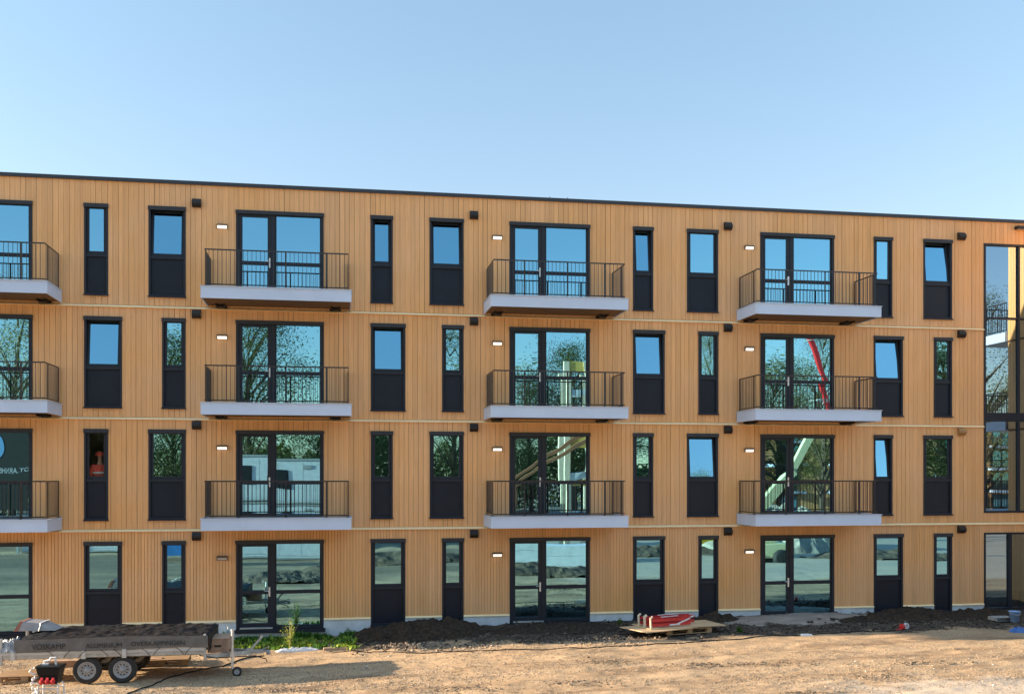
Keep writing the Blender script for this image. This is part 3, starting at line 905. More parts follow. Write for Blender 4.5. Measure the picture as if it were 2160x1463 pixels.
def crumple(name, label, cat, mat, loc, sx, sy, sz, seed=0, n=26, thick=.25, rz=0):
    """low crumpled sheet or bundle"""
    rows = []
    for j in range(n):
        row = []
        for i in range(n):
            u = 2*i/(n-1)-1; v = 2*j/(n-1)-1
            rr = max(abs(u), abs(v))**6
            h = (1-rr)*(.55 + .75*ridged(u*2.2+seed, v*2.2, seed)) - .05
            row.append((sx*u*(1+.12*fbm(v*3, seed, 2)), sy*v*(1+.12*fbm(u*3, seed, 5)), sz*h + .012*fbm(u*9, v*9, seed)))
        rows.append(row)
    m_ = MB(); m_.grid(rows)
    o = m_.build(name, mat, None, smooth=False, recalc=False)
    o.location = loc; o.rotation_euler = (0, 0, rz)
    return tag(o, label, cat)
xx, zz = F(18, 1352, TY+.25)
M['plast'] = pm('crumpled_plastic', (.26, .26, .27), .3, var=.75, scale=11)
crumple('plastic_sheet', 'crumpled grey and white plastic sheet bunched on the left end of the trailer', 'plastic sheet', M['plast'], (xx, TY+.28, .45), .24, .3, .27, 3)
xx, _ = F(80, 1318, TY+1.2)
o = thing('wrapped_package', 'low wedge-shaped package in grey sheeting with a reddish end lying on the tarpaulin', 'package', (xx, TY+1.25, .74), R(-4))
m_ = MB(); m_.add([(-.42,-.3,0),(.46,-.3,0),(.46,.3,0),(-.42,.3,0),(-.30,-.26,.21),(.10,-.26,.17),(.10,.26,.17),(-.30,.26,.21)], [(0,3,2,1),(4,5,6,7),(0,1,5,4),(1,2,6,5),(2,3,7,6),(3,0,4,7)])
bevel(m_.build('sheeting', pm('grey_sheeting', (.30, .28, .28), .6, var=.2, scale=5), o), .012)
m_ = MB(); m_.add([(-.425,-.303,.0),(-.33,-.303,.0),(-.24,-.265,.212),(-.305,-.264,.214),(-.425,.303,.0),(-.33,.303,.0),(-.24,.265,.212),(-.305,.264,.214)], [(0,1,2,3),(7,6,5,4),(0,4,5,1),(1,5,6,2),(2,6,7,3),(3,7,4,0)])
m_.build('end_board', pm('reddish_board', (.30, .11, .07), .7), o)
m_ = MB(); m_.bar((.10, -.31, .005), (.135, -.27, .165), .035, .008); m_.bar((.135, -.27, .175), (.135, .27, .175), .035, .008); m_.build('strap', M['white'], o)

def pallet(loc, rz, label, lx_=1.2, ly_=.8):
    o = thing('pallet', label, 'pallet', loc, rz)
    m_ = MB()
    for j in range(3):
        y = -ly_/2 + .05 + j*(ly_-.1)/2
        m_.box(-lx_/2, lx_/2, y-.05, y+.05, 0, .02)
    m_.build('bottom_boards', M['pallet'], o, recalc=False)
    for j in range(3):
        for i in range(3):
            m_ = MB(); x = -lx_/2 + .07 + i*(lx_-.14)/2; y = -ly_/2 + .05 + j*(ly_-.1)/2
            m_.box(x-.07, x+.07, y-.048, y+.048, .0205, .098); m_.build('block', M['pallet'], o, recalc=False)
    m_ = MB()
    for i in range(3):
        x = -lx_/2 + .07 + i*(lx_-.14)/2
        m_.box(x-.07, x+.07, -ly_/2, ly_/2, .0985, .12)
    for j in range(6):
        y = -ly_/2 + .05 + j*(ly_-.1)/5
        m_.box(-lx_/2, lx_/2, y-.05, y+.05, .1205, .142)
    m_.build('top_boards', M['pallet'], o, recalc=False)
    return o
xx, _ = F(60, 1400, TY+.75)
pallet((xx, TY+.85, GZ+.01), 0, 'weathered wooden pallet lying under the left end of the trailer')

xx = F(338, 1390, TY+1.9)[0]
pallet((xx, TY+2.35, GZ+.015), R(3), 'wooden pallet lying behind the front wheels of the trailer')
xx = F(215, 1390, TY+1.9)[0]
o = thing('wooden_plank', 'thick dark wooden plank on the ground behind the trailer wheels', 'plank', (xx, TY+2.2, GZ+.01), R(-2))
m_ = MB(); m_.box(-1.3, 1.3, -.1, .1, 0, .16); bevel(m_.build('plank_body', M['plank'], o, recalc=False), .008)
# ------------------------------------------------------------------ power box in the foreground
p = P(107, 1486)
pb = thing('power_box', 'black rubber power distribution box with three red sockets on white tube legs', 'power box', (p.x, p.y, ground_h(p.x, p.y)), R(-6))
m_ = MB()
def frust(m_, z0, w0, d0, z1, w1, d1, mi=0):
    m_.add([(-w0,-d0,z0),(w0,-d0,z0),(w0,d0,z0),(-w0,d0,z0),(-w1,-d1,z1),(w1,-d1,z1),(w1,d1,z1),(-w1,d1,z1)], [(0,3,2,1),(4,5,6,7),(0,1,5,4),(1,2,6,5),(2,3,7,6),(3,0,4,7)], mi)
frust(m_, .44, .165, .12, .60, .185, .14); frust(m_, .601, .19, .145, .76, .225, .17); frust(m_, .761, .245, .19, .80, .235, .18)
body = bevel(m_.build('body', M['rubber'], pb), .015, 3)
for i in (-1, 0, 1):
    m_ = MB(); x = i*.105
    m_.tube([(x, -.155, .53), (x, -.185, .50)], .038, 14); m_.tube([(x, -.185, .50), (x, -.20, .487)], .047, 14); m_.bar((x, -.16, .575), (x, -.20, .535), .045, .02); m_.tube([(x, -.20, .487), (x, -.215, .474)], .034, 12)
    m_.build('socket', M['red'], pb)
m_ = MB(); m_.tube([(-.12, 0, .80), (-.12, 0, .87), (-.02, 0, .885), (.0, 0, .93), (.09, 0, .94), (.10, 0, .80)], .020, 8); m_.box(-.16, -.04, -.04, .04, .8005, .83); m_.build('carry_handle', M['white'], pb)
for sx in (-1, 1):
    m_ = MB(); m_.tube([(sx*.20, -.16, .02), (sx*.19, -.14, .40), (sx*.17, -.10, .46)], .018, 8); m_.tube([(sx*.20, .16, .02), (sx*.19, .14, .40), (sx*.17, .10, .46)], .018, 8); m_.tube([(sx*.20, -.22, .018), (sx*.20, .22, .018)], .018, 8)
    m_.build('leg', M['white'], pb)
m_ = MB(); m_.tube([(-.19, -.14, .36), (.19, -.14, .36)], .014, 8); m_.tube([(-.19, .14, .36), (.19, .14, .36)], .014, 8); m_.build('cross_bar', M['white'], pb)
m_ = MB(); cr_ = random.Random(4); pts = []
for i in range(60):
    t = i/59
    pts.append((-.29 + .05*math.sin(i*1.1) + .03*cr_.uniform(-1, 1), -.10 + .06*math.cos(i*1.1), .74 - .70*t + .04*math.sin(i*.8)))
m_.tube(pts, .011, 6); m_.build('hanging_cord', M['white'], pb)

# ------------------------------------------------------------------ cables
def lay(pts, r, name, label, cat, mat, lift=.0, sub=10):
    """a cable lying on the ground through photo points"""
    q = []
    ctrl = [P(*p_) for p_ in pts]
    for i in range(len(ctrl)-1):
        p0 = ctrl[max(0, i-1)]; p1 = ctrl[i]; p2 = ctrl[i+1]; p3 = ctrl[min(len(ctrl)-1, i+2)]
        for k in range(sub):
            t = k/sub
            v = .5*((2*p1) + (p2-p0)*t + (2*p0-5*p1+4*p2-p3)*t*t + (3*p1-p0-3*p2+p3)*t**3)
            q.append((v.x, v.y + .03*fbm(v.x*1.5, 2.0, 1.0), ground_h(v.x, v.y) + r*.8 + lift))
    m_ = MB(); m_.tube(q, r, 6)
    return tag(m_.build(name, mat, None, smooth=True), label, cat)
lay([(258, 1470), (330, 1440), (400, 1418), (470, 1402), (505, 1392), (560, 1382)], .016, 'power_cable', 'black power cable curving over the gravel beside the jockey wheel', 'cable', M['rubber'])
lay([(690, 1375), (800, 1376), (930, 1377), (1080, 1371), (1240, 1366), (1400, 1358), (1540, 1349), (1660, 1340), (1800, 1333), (1900, 1329)], .014, 'black_hose', 'long black hose lying along the edge between dark soil and gravel', 'hose', M['rubber'])

# ------------------------------------------------------------------ soil heaps
def ridged2(x, y, z): return abs(fbm(x, y, z, 3))
def heap(pxa, pxb, py_top, yc, ry, h, label, seed, mat=None):
    xa = F(pxa, 1320, yc)[0]; xb = F(pxb, 1320, yc)[0]
    xc, rx = (xa+xb)/2, (xb-xa)/2
    rows = []; nu, nv = int(rx*36)+10, int(ry*36)+10
    for j in range(nv+1):
        v = 2*j/nv-1; row = []
        for i in range(nu+1):
            u = 2*i/nu-1
            x = xc + rx*u*1.1; y = min(yc + ry*v*1.1, -.02)
            rr = (u*1.1)**2 + (v*1.1)**2 + .35*fbm(x*1.3, y*1.3, seed, 3)
            hh = h*max(0, 1-rr)**.7 if rr < 1 else 0
            lum = .11*fbm(x*3.0, y*3.0, seed+3, 4) + .075*(.5-ridged2(x*6, y*6, seed+5))
            z = base_h(x, y) + (hh + lum*min(1, hh/.12) if hh > 0 else -.12 - .1*(rr-1))
            row.append((x, y, z))
        rows.append(row)
    m_ = MB(); m_.grid(rows)
    return tag(m_.build('soil_heap', mat or M['soil'], None, smooth=False, recalc=False), label, 'soil heap', 'heaps of dug soil along the facade')
heap(745, 1035, 1310, -.95, 1.25, .33, 'heap of dark crumbly soil beside the green weeds', 1.0)
heap(1020, 1330, 1322, -1.25, 1.0, .09, 'low dark soil mound under the middle ground floor glass door', 2.0)
heap(1455, 1565, 1300, -.65, .65, .18, 'small dark soil heap behind the red trestles', 3.0)
heap(1825, 2010, 1282, -.75, .7, .20, 'dark soil heap against the wall at the edge of the pale sand', 4.0)
heap(1690, 2120, 1310, -1.55, .5, .13, 'long dark soil ridge in front of the pale sand', 5.0)
heap(1985, 2130, 1290, -.8, .5, .13, 'soil heap below the corner glazing', 6.0)

# clods and stones
def scatter(name, mat, n, pick, smin, smax, seed, kind='stuff', lift=.35):
    rg = random.Random(seed); V = []; Fc = []
    base = [(1,0,0),(-1,0,0),(0,1,0),(0,-1,0),(0,0,1),(0,0,-1)]
    fc = [(0,2,4),(2,1,4),(1,3,4),(3,0,4),(2,0,5),(1,2,5),(3,1,5),(0,3,5)]
    for _ in range(n):
        x, y = pick(rg)
        if x is None: continue
        z = ground_h(x, y)
        s = smin + (smax-smin)*rg.random()**3
        a = rg.uniform(0, 6.28); ca, sa = math.cos(a), math.sin(a); k = len(V)
        q = [rg.uniform(.6, 1.2) for _ in range(6)]
        for (bx, by, bz), m1 in zip(base, q):
            bx *= m1; by *= m1*.8; bz *= m1*.5
            V.append((x + s*(bx*ca - by*sa), y + s*(bx*sa + by*ca), z + s*(bz + lift*.6)))
        Fc.extend([tuple(i+k for i in f_) for f_ in fc])
    m_ = MB(); m_.v = V; m_.f = Fc
    o = m_.build(name, mat, None, recalc=False)
    return tag(o, kind=kind)
def stone_mat(name, *cols):
    m, nt, b, N, L = newmat(name); geo = N('NewGeometry'); cr = N('ValToRGB'); e = cr.color_ramp.elements
    while len(e) < len(cols): e.new(.5)
    for i, c in enumerate(cols): e[i].position = i/(len(cols)-1); e[i].color = c + (1,)
    L(geo.outputs['Random Per Island'], cr.inputs[0]); L(cr.outputs[0], b.inputs['Base Color']); b.inputs['Roughness'].default_value = .9
    return m
M['stone'] = stone_mat('gravel_stone', (.08, .052, .034), (.25, .175, .11), (.33, .24, .155), (.16, .11, .072), (.44, .36, .28), (.11, .078, .055))
M['clod'] = stone_mat('soil_clod', (.016, .012, .010), (.05, .038, .030), (.14, .11, .085))
def pick_gravel(rg):
    px = rg.uniform(-80, 2240); py = 1352 + (1480-1352)*rg.random()**.8
    q = P(px, py)
    if fbm(q.x*.5, q.y*1.3, 4.4, 3) + rg.uniform(-.4, .4) < -.15: return None, None
    if q.x > -5 and q.y > -3.4: return None, None
    if q.x > 1 and rg.random() < .62 - .5*(fbm(q.x*.7, q.y*1.6, 9.1, 3) > .12): return None, None
    return q.x, q.y
scatter('gravel', M['stone'], 95000, pick_gravel, .006, .026, 11)
def pick_soil(rg):
    x = rg.uniform(-4.6, 16); y = -rg.random()*3.5
    if ((x-8.5)/2.5)**2 + ((y+1)/.95)**2 < 1 + rg.uniform(-.2, .1): return None, None
    return x, y - .05
scatter('soil_clods', M['clod'], 3600, pick_soil, .010, .075, 12, lift=.8)
def pick_peb(rg):
    px = rg.gauss(1290, 55); py = rg.gauss(1353, 5)
    q = P(px, py); return q.x, q.y
scatter('pale_pebbles', M['stone'], 900, pick_peb, .015, .05, 13)
def pick_peb2(rg):
    px = rg.gauss(920, 70); py = rg.gauss(1364, 5)
    q = P(px, py); return q.x, q.y
scatter('pale_pebbles', stone_mat('dry_clod', (.10, .075, .055), (.22, .165, .12), (.36, .29, .22)), 1000, pick_peb2, .015, .06, 14)

# dark clod clusters and bits of litter on the open gravel
CLU = [(1480, 1402, 60, 4), (1650, 1398, 90, 5), (1700, 1462, 45, 3), (1290, 1395, 70, 6), (1850, 1425, 80, 6), (1960, 1398, 70, 4), (1240, 1440, 90, 7), (620, 1455, 80, 4), (980, 1452, 90, 6)]
def pick_clu(rg):
    c = rg.choice(CLU); q = P(rg.gauss(c[0], c[2]*.6), rg.gauss(c[1], c[3]*.6)); return q.x, q.y
scatter('loose_clods', stone_mat('loose_clod', (.06, .042, .028), (.16, .11, .072), (.24, .17, .11)), 2600, pick_clu, .010, .045, 15)
def pick_white(rg):
    q = P(rg.uniform(300, 2100), rg.uniform(1375, 1460)); return q.x, q.y
scatter('pale_chips', stone_mat('pale_chip', (.40, .38, .35), (.60, .58, .55)), 70, pick_white, .012, .04, 16)

# ------------------------------------------------------------------ weeds
def blades(m_, rg, x, y, z, n, h, lean, wd, bushy=True, mi=0):
    for _ in range(n):
        a = rg.uniform(0, 6.28); hh = h*rg.uniform(.45, 1.1); le = lean*rg.uniform(.3, 1.2)
        bx, by = x + rg.gauss(0, .05), y + rg.gauss(0, .05)
        dx, dy = math.cos(a), math.sin(a); w_ = wd*rg.uniform(.6, 1.2)
        p1 = Vector((bx + dx*le*.4*hh, by + dy*le*.4*hh, z + hh*.6)); p2 = Vector((bx + dx*le*hh, by + dy*le*hh, z + hh*.85))
        sx_, sy_ = -dy*w_, dx*w_
        m_.add([(bx-sx_*.3, by-sy_*.3, z), (bx+sx_*.3, by+sy_*.3, z), (p1.x+sx_, p1.y+sy_, p1.z), (p1.x-sx_, p1.y-sy_, p1.z), (p2.x, p2.y, p2.z)], [(0,1,2,3),(3,2,4)], mi)
rg = random.Random(21)
m_ = MB(); m2 = MB()
for i in range(420):
    px = 497 + 250*rg.random(); py = 1339 + 30*rg.random()
    q = P(px, py)
    if q.y > -.25: q.y = -.25 - rg.random()*.4
    t = fbm(q.x*1.7, q.y*2, 3.0, 3)
    if t < -.35: continue
    hh = .15 + .10*t
    fr = py > 1352
    blades(m2 if (fr and rg.random() < .65) else m_, rg, q.x, q.y, ground_h(q.x, q.y)-.01, 12, max(.09, hh*1.15), .7, .026)  # front blades mostly take the leaf colour brightened for sunlight
tag(m_.build('weeds', M['weed'], None, recalc=False), kind='stuff')
tag(m2.build('sunlit_weeds', M['weedy'], None, recalc=False), kind='stuff')
def weed_plant(px, py, h, n, mat, label, wd=.03):
    q = P(px, py); z = ground_h(q.x, q.y); rg = random.Random(int(px))
    o = thing('weed_plant', label, 'plant', (q.x, q.y, z))
    st = MB(); lf = MB()
    for k in range(n):
        a = rg.uniform(0, 6.28); sp = rg.uniform(.02, .35)*h; hh = h*rg.uniform(.6, 1)
        pts = [(0, 0, 0), (sp*.35*math.cos(a), sp*.35*math.sin(a), hh*.5), (sp*math.cos(a), sp*math.sin(a), hh)]
        st.tube(pts, [.008, .006, .003], 5)
        for j in range(16):
            t = rg.uniform(.15, 1); b = rg.uniform(0, 6.28); L_ = .10*rg.uniform(.5, 1.2)*(1.2-.6*t)
            c0 = Vector((sp*t*math.cos(a), sp*t*math.sin(a), hh*t)); d = Vector((math.cos(b), math.sin(b), rg.uniform(-.2, .6))).normalized()
            sd_ = d.cross(Vector((0, 0, 1))).normalized()*wd*rg.uniform(.5, 1)
            p1 = c0 + d*L_*.5; p2 = c0 + d*L_ - Vector((0, 0, .02))
            lf.add([tuple(c0), tuple(p1+sd_), tuple(p2), tuple(p1-sd_)], [(0,1,2,3)])
    st.build('stem', M['stem'], o); lf.build('foliage', mat, o, recalc=False)
    return o
weed_plant(612, 1368, .80, 15, M['weedy'], 'tall pale yellow-green weed standing in the sun')
weed_plant(735, 1346, .34, 6, M['weed'], 'dark leafy weed against the plinth beside the soil heap', .025)
weed_plant(476, 1352, .34, 5, M['weed'], 'small dark weed against the plinth behind the toolbox', .022)
weed_plant(1308, 1318, .22, 5, M['weed'], 'small dark weed against the plinth beside the red trestles', .02)
weed_plant(1560, 1334, .16, 7, M['weed'], 'low green weed right of the plywood sheet', .02)

# sheet and plank lying on the gravel
a = P(582, 1374); b = P(676, 1369)
crumple('plastic_sheet', 'long crumpled white plastic sheet lying at the front edge of the weeds', 'plastic sheet', M['white'], ((a.x+b.x)/2, (a.y+b.y)/2, ground_h(a.x, a.y)), (b.x-a.x)/2, .11, .10, 6, rz=math.atan2(b.y-a.y, b.x-a.x))
a = P(682, 1371); b = P(738, 1367)
m_ = MB(); L_ = (b-a).length
m_.box(-L_/2, L_/2, -.07, .07, 0, .07); o = m_.build('plank', M['plank'], None, recalc=False); bevel(o, .006)
o.location = ((a.x+b.x)/2, (a.y+b.y)/2, ground_h(a.x, a.y)); o.rotation_euler = (0, 0, math.atan2(b.y-a.y, b.x-a.x)); tag(o, 'short reddish plank lying beside the white plastic sheet', 'plank')
a = P(715, 1358)
crumple('plastic_sheet', 'small scrap of white plastic in the weeds behind the plank', 'plastic sheet', M['white'], (a.x, a.y, ground_h(a.x, a.y)), .14, .06, .05, 9)

# ------------------------------------------------------------------ pallet with plywood and red trestles
a = P(1398, 1344); b = P(1512, 1335); c_ = (a+b)/2
rz = math.atan2(b.y-a.y, b.x-a.x)
zp = ground_h(c_.x, c_.y) + .02
up = Vector((-math.sin(rz), math.cos(rz), 0))
pc = c_ + up*.4
pallet((pc.x, pc.y, zp), rz, 'wooden pallet under the plywood sheet with the red trestles', 1.35, .8)
pp = pc + Vector((math.cos(rz), math.sin(rz), 0))*-.32
o = thing('plywood_sheet', 'thin sheet of plywood on the pallet, overhanging at its left', 'sheet', (pp.x, pp.y, zp+.144), rz)
m_ = MB(); m_.box(-1.25, .30, -.52, .62, 0, .018); m_.build('lower_panel', M['ply'], o, recalc=False).rotation_euler = (0, R(.0), R(9))
m_ = MB(); m_.box(-.85, 1.42, -.42, .66, .021, .036); m_.build('upper_panel', M['ply'], o, recalc=False).rotation_euler = (0, 0, R(-2))
def trestle(loc, rz, L_, label):
    o = thing('folded_trestle', label, 'trestle', loc, rz, 'red folded trestles on the plywood')
    for z in (.0, .125):
        for y in (-.12, .12):
            m_ = MB(); m_.box(-L_/2, L_/2, y-.016, y+.016, z+.03, z+.100); m_.box(-L_/2+.02, L_/2-.02, y-.022, y-.0161, z+.03, z+.045); m_.box(-L_/2+.02, L_/2-.02, y-.022, y-.0161, z+.085, z+.100)
            bevel(m_.build('rail', M['red'], o, recalc=False), .006)
    for k in range(4):
        x = -L_/2 + .12 + k*(L_-.24)/3
        m_ = MB(); m_.tube([(x, -.10, .20), (x, .10, .20)], .016, 8); m_.build('rung', M['red'], o)
    for y in (-.14, .14):
        m_ = MB(); m_.bar((-L_/2-.02, y, .0), (-L_/2-.04, y, .27), .035, .05); m_.bar((-L_/2-.04, y, .25), (-L_/2+.03, y, .30), .035, .04)
        m_.build('foot', M['cream'], o)
    m_ = MB(); m_.bar((L_/2-.45, -.142, .06), (L_/2-.03, -.142, .20), .02, .035); m_.build('brace', M['white'], o)
    m_ = MB(); m_.box(-L_*.05, L_*.22, -.1485, -.1395, .04, .075); m_.build('label_plate', M['white'], o, recalc=False)
    m_ = MB(); m_.bar((-L_*.2, -.05, .262), (L_*.25, .03, .262), .06, .012); m_.build('strut', M['white'], o)
    return o
q = P(1412, 1337)
trestle((pp.x-.12, pp.y-.10, zp+.182), rz+R(2), 1.22, 'nearer red folded trestle lying on the plywood')
trestle((pp.x-.02, pp.y+.30, zp+.182), rz+R(2), 1.55, 'farther longer red folded trestle lying on the plywood')

# small litter on the right
q = P(1905, 1327)
o = thing('tape_roll', 'roll of red and white tape lying on the dark soil', 'tape', (q.x, q.y, ground_h(q.x, q.y)+.07), R(20))
m_ = MB(); m_.lathe([(.05, -.03), (.085, -.03), (.085, .03), (.05, .03), (.05, -.03)], (.12, 0, .02), 'y', 20); m_.build('roll', M['white'], o)
m_ = MB(); m_.lathe([(.0, -.04), (.075, -.035), (.08, .03), (0, .04)], (-.04, 0, .015), 'x', 14); m_.tube([(-.05, 0, -.05), (-.2, -.03, -.055), (-.28, .02, -.05)], .02, 6); m_.build('red_tape', M['red'], o)
q = P(1700, 1338)
crumple('plastic_sheet', 'small white plastic scrap lying on dark soil in front of the sand', 'plastic sheet', M['white'], (q.x, q.y, ground_h(q.x, q.y)), .16, .07, .05, 12)
q = P(2140, 1314)
o = thing('bucket', 'pale blue bucket standing below the corner glazing', 'bucket', (q.x, q.y, ground_h(q.x, q.y)+.02))
m_ = MB(); m_.lathe([(.0, 0), (.115, 0), (.15, .29), (.16, .29), (.16, .305), (.145, .305), (.11, .02), (0, .02)], (0, 0, 0), 'z', 24); m_.build('pail', M['paleblue'], o, smooth=True)
m_ = MB(); m_.tube([(-.15, 0, .27)] + [(-.15*math.cos(t), -.13*math.sin(t)-.02, .27-.06*math.sin(t)) for t in np.linspace(.2, 2.9, 10)] + [(.15, 0, .27)], .006, 6); m_.build('handle', M['gal'], o)
q = P(2112, 1311)
o = thing('grey_tray', 'shallow grey tray on the soil left of the pale blue bucket', 'tray', (q.x, q.y, ground_h(q.x, q.y)+.02))
m_ = MB(); ring(m_, -.28, .28, 0, .10, .012, -.2, .2); m_.v = [(p_[0], p_[1], p_[2]) for p_ in m_.v]; m_.build('pan', M['gal'], o, recalc=False)
q = P(2156, 1332)
crumple('plastic_sheet', 'crumpled bright blue plastic at the right edge in front of the bucket', 'plastic sheet', M['blue'], (q.x, q.y, ground_h(q.x, q.y)), .30, .16, .14, 15)
q = P(1690, 1466)
for px, py, s_ in ((2100, 1330, 0),):
    pass

# things seen through the ground floor glass
xx, zz = F(2136, 1262, .6)
o = thing('carton', 'orange-red carton standing inside the glazing at the right edge', 'box', (xx, .62, -.018))
m_ = MB(); m_.box(-.13, .13, -.12, .12, 0, .45); bevel(m_.build('carton_body', M['terracotta'], o, recalc=False), .006)
m_ = MB(); m_.box(-.09, .09, -.123, -.1205, .25, .275); m_.build('print_band', M['white'], o, recalc=False)
xx, zz = F(1712, 1262, 1.0)
o = thing('white_board', 'small white panel leaning inside the right ground floor glass door', 'panel', (xx, 1.0, .0), R(10))
m_ = MB(); m_.box(-.13, .13, -.01, .01, 0, .48); bevel(m_.build('board_face', M['white'], o, recalc=False), .004).rotation_euler = (R(-10), R(14), 0)
xx, zz = F(1692, 1262, 1.3)
o = thing('work_table', 'low trestle table with a bucket-like stack inside the right ground floor glass door', 'table', (xx, 1.4, -.018))
m_ = MB(); m_.box(-.35, .35, -.25, .25, .50, .53); m_.build('table_top', M['white'], o, recalc=False)
for sx in (-.3, .3):
    for sy in (-.2, .2):
        m_ = MB(); m_.bar((sx, sy, 0), (sx, sy, .50), .04); m_.build('leg', M['plank'], o)
o['label'] = 'low white-topped table inside the right ground floor glass door'

# ------------------------------------------------------------------ the worker behind the first floor window
def skin_mesh(name, pts, edges, radii, mat, parent, sub=2):
    me = bpy.data.meshes.new(name); me.from_pydata(pts, edges, []); me.update()
    o = bpy.data.objects.new(name, me); COL.objects.link(o); o.parent = parent
    sk_ = o.modifiers.new('skin', 'SKIN')
    layer = me.skin_vertices[0] if me.skin_vertices else None
    if layer is None:
        bpy.context.view_layer.objects.active = o
        layer = me.attributes.get('skin')
    for i, r_ in enumerate(radii):
        me.skin_vertices[0].data[i].radius = r_ if isinstance(r_, tuple) else (r_, r_)
    me.skin_vertices[0].data[0].use_root = True
    sb = o.modifiers.new('sub', 'SUBSURF'); sb.levels = sub; sb.render_levels = sub
    me.materials.append(mat)
    return o
xx, zz = F(209, 990, .30)
wk = thing('person', 'worker in a red hi-vis jacket and red cap standing behind the narrow window', 'person', (xx, .40, 2.98), R(20))
M['skinc'] = pm('skin', (.55, .32, .22), .5); M['jacket'] = pm('red_jacket', (.90, .10, .06), .6, var=.12); M['hivis'] = pm('reflective_band', (.80, .74, .66), .4); M['trouser'] = pm('work_trousers', (.05, .06, .10), .8)
body_pts = [(0,0,.98),(0,0,1.15),(0,0,1.36),(0,0,1.48),(0,-.01,1.58),(0,-.02,1.70),(0,-.01,1.78),
            (.19,0,1.43),(.25,-.02,1.18),(.20,-.14,.98),(.15,-.20,.95),(-.19,0,1.43),(-.25,-.02,1.18),(-.20,-.14,.98),(-.15,-.20,.95),
            (.10,0,.90),(.11,-.01,.50),(.11,.02,.08),(.12,-.12,.03),(-.10,0,.90),(-.11,-.01,.50),(-.11,.02,.08),(-.12,-.12,.03)]
body_e = [(0,1),(1,2),(2,3),(3,4),(4,5),(5,6),(2,7),(7,8),(8,9),(9,10),(2,11),(11,12),(12,13),(13,14),(0,15),(15,16),(16,17),(17,18),(0,19),(19,20),(20,21),(21,22)]
body_r = [(.15,.11),(.14,.10),(.15,.10),(.08,.07),(.055,.06),(.075,.09),(.055,.07),.06,.05,.035,.03,.06,.05,.035,.03,.085,.06,.045,.04,.085,.06,.045,.04]
skin_mesh('body', body_pts, body_e, body_r, M['skinc'], wk)
jp = body_pts[:4] + [body_pts[i] for i in (7,8,9,11,12,13)]
je = [(0,1),(1,2),(2,3),(2,4),(4,5),(5,6),(2,7),(7,8),(8,9)]
skin_mesh('jacket', jp, je, [(.19,.15),(.18,.14),(.19,.135),(.10,.09),.085,.07,.052,.085,.07,.052], M['jacket'], wk)
tp = [body_pts[0]] + [body_pts[i] for i in (15,16,17,19,20,21)]
skin_mesh('trousers', tp, [(0,1),(1,2),(2,3),(0,4),(4,5),(5,6)], [(.175,.135),.105,.08,.065,.105,.08,.065], M['trouser'], wk)
m_ = MB()
for z in (1.10, 1.24):
    n = 26
    v = [(.222*math.cos(2*math.pi*k/n), .172*math.sin(2*math.pi*k/n), z + d) for d in (0, .055) for k in range(n)]
    m_.add(v, [(k, (k+1) % n, n+(k+1) % n, n+k) for k in range(n)])
m_.build('reflective_band', M['hivis'], wk)
m_ = MB(); m_.lathe([(.115, .0), (.118, .03), (.10, .08), (.05, .105), (0, .11)], (0, -.015, 1.73), 'z', 20); m_.lathe([(.0, .001), (.10, .0), (.10, .012), (0, .013)], (0, -.10, 1.735), 'z', 16); m_.build('cap', M['jacket'], wk, smooth=True)
for sx in (-1, 1):
    m_ = MB(); m_.lathe([(0, -.008), (.009, -.004), (.009, .004), (0, .008)], (sx*.032, -.105, 1.695), 'y', 10); m_.build('eye', M['black'], wk)
m_ = MB(); m_.add([(-.014,-.105,1.655),(.014,-.105,1.655),(0,-.135,1.66),(0,-.108,1.70)], [(0,1,2),(0,2,3),(1,3,2),(0,3,1)]); m_.build('nose', M['skinc'], wk)

# ------------------------------------------------------------------ what stands behind the camera and shows in the glass
def tree_kind(seed, h, spread, leafm, nclump, perclump, leaf, name, trunk_h=.28):
    rg = random.Random(seed)
    o = thing(name, 'tree', 'tree')
    tk = MB()
    tk.tube([(0,0,-.3), (.05,0,h*.15), (-.05,.05,h*.45), (.05,0,h*.82)], [h*.022, h*.018, h*.012, h*.003], 8)
    cl_ = []
    for i in range(nclump):
        t = rg.uniform(trunk_h, 1.0); a = rg.uniform(0, 6.28)
        rmax = spread*(math.sin(math.pi*min(1, (t-trunk_h)/(1.02-trunk_h)*.82+.14)))**.8
        r_ = rmax*math.sqrt(rg.random())
        cl_.append(Vector((r_*math.cos(a), r_*math.sin(a), h*t)))
        if i % 3 == 0:
            c = cl_[-1]; s0 = Vector((0, 0, max(h*.12, c.z - r_*.8 - h*.06)))
            tk.tube([s0, s0.lerp(c, .5) + Vector((0, 0, .2)), c], [h*.006, h*.004, h*.0015], 5)
    tk.build('trunk', M['bark'], o)
    lf = MB()
    for c in cl_:
        sg = spread*rg.uniform(.10, .22)
        for _ in range(perclump):
            q = c + Vector((rg.gauss(0, sg), rg.gauss(0, sg), rg.gauss(0, sg*.8)))
            d = Vector((rg.uniform(-1,1), rg.uniform(-1,1), rg.uniform(-1,1))).normalized(); e = d.orthogonal().normalized()
            l1 = leaf*rg.uniform(.6, 1.3); l2 = l1*.5
            lf.add([tuple(q-d*l1), tuple(q+e*l2), tuple(q+d*l1), tuple(q-e*l2)], [(0,1,2,3)])
    lf.build('crown', leafm, o, recalc=False)
    return o
KINDS = [tree_kind(1, 17, 5.0, M['leaf'], 130, 210, .085, 'leafy_tree'), tree_kind(2, 19, 4.2, M['leaf2'], 120, 150, .08, 'thin_tree', .22),
         tree_kind(3, 11, 4.5, M['leaf'], 100, 210, .085, 'low_tree', .10), tree_kind(4, 14, 5.6, M['leaf2'], 120, 210, .085, 'round_tree', .2)]
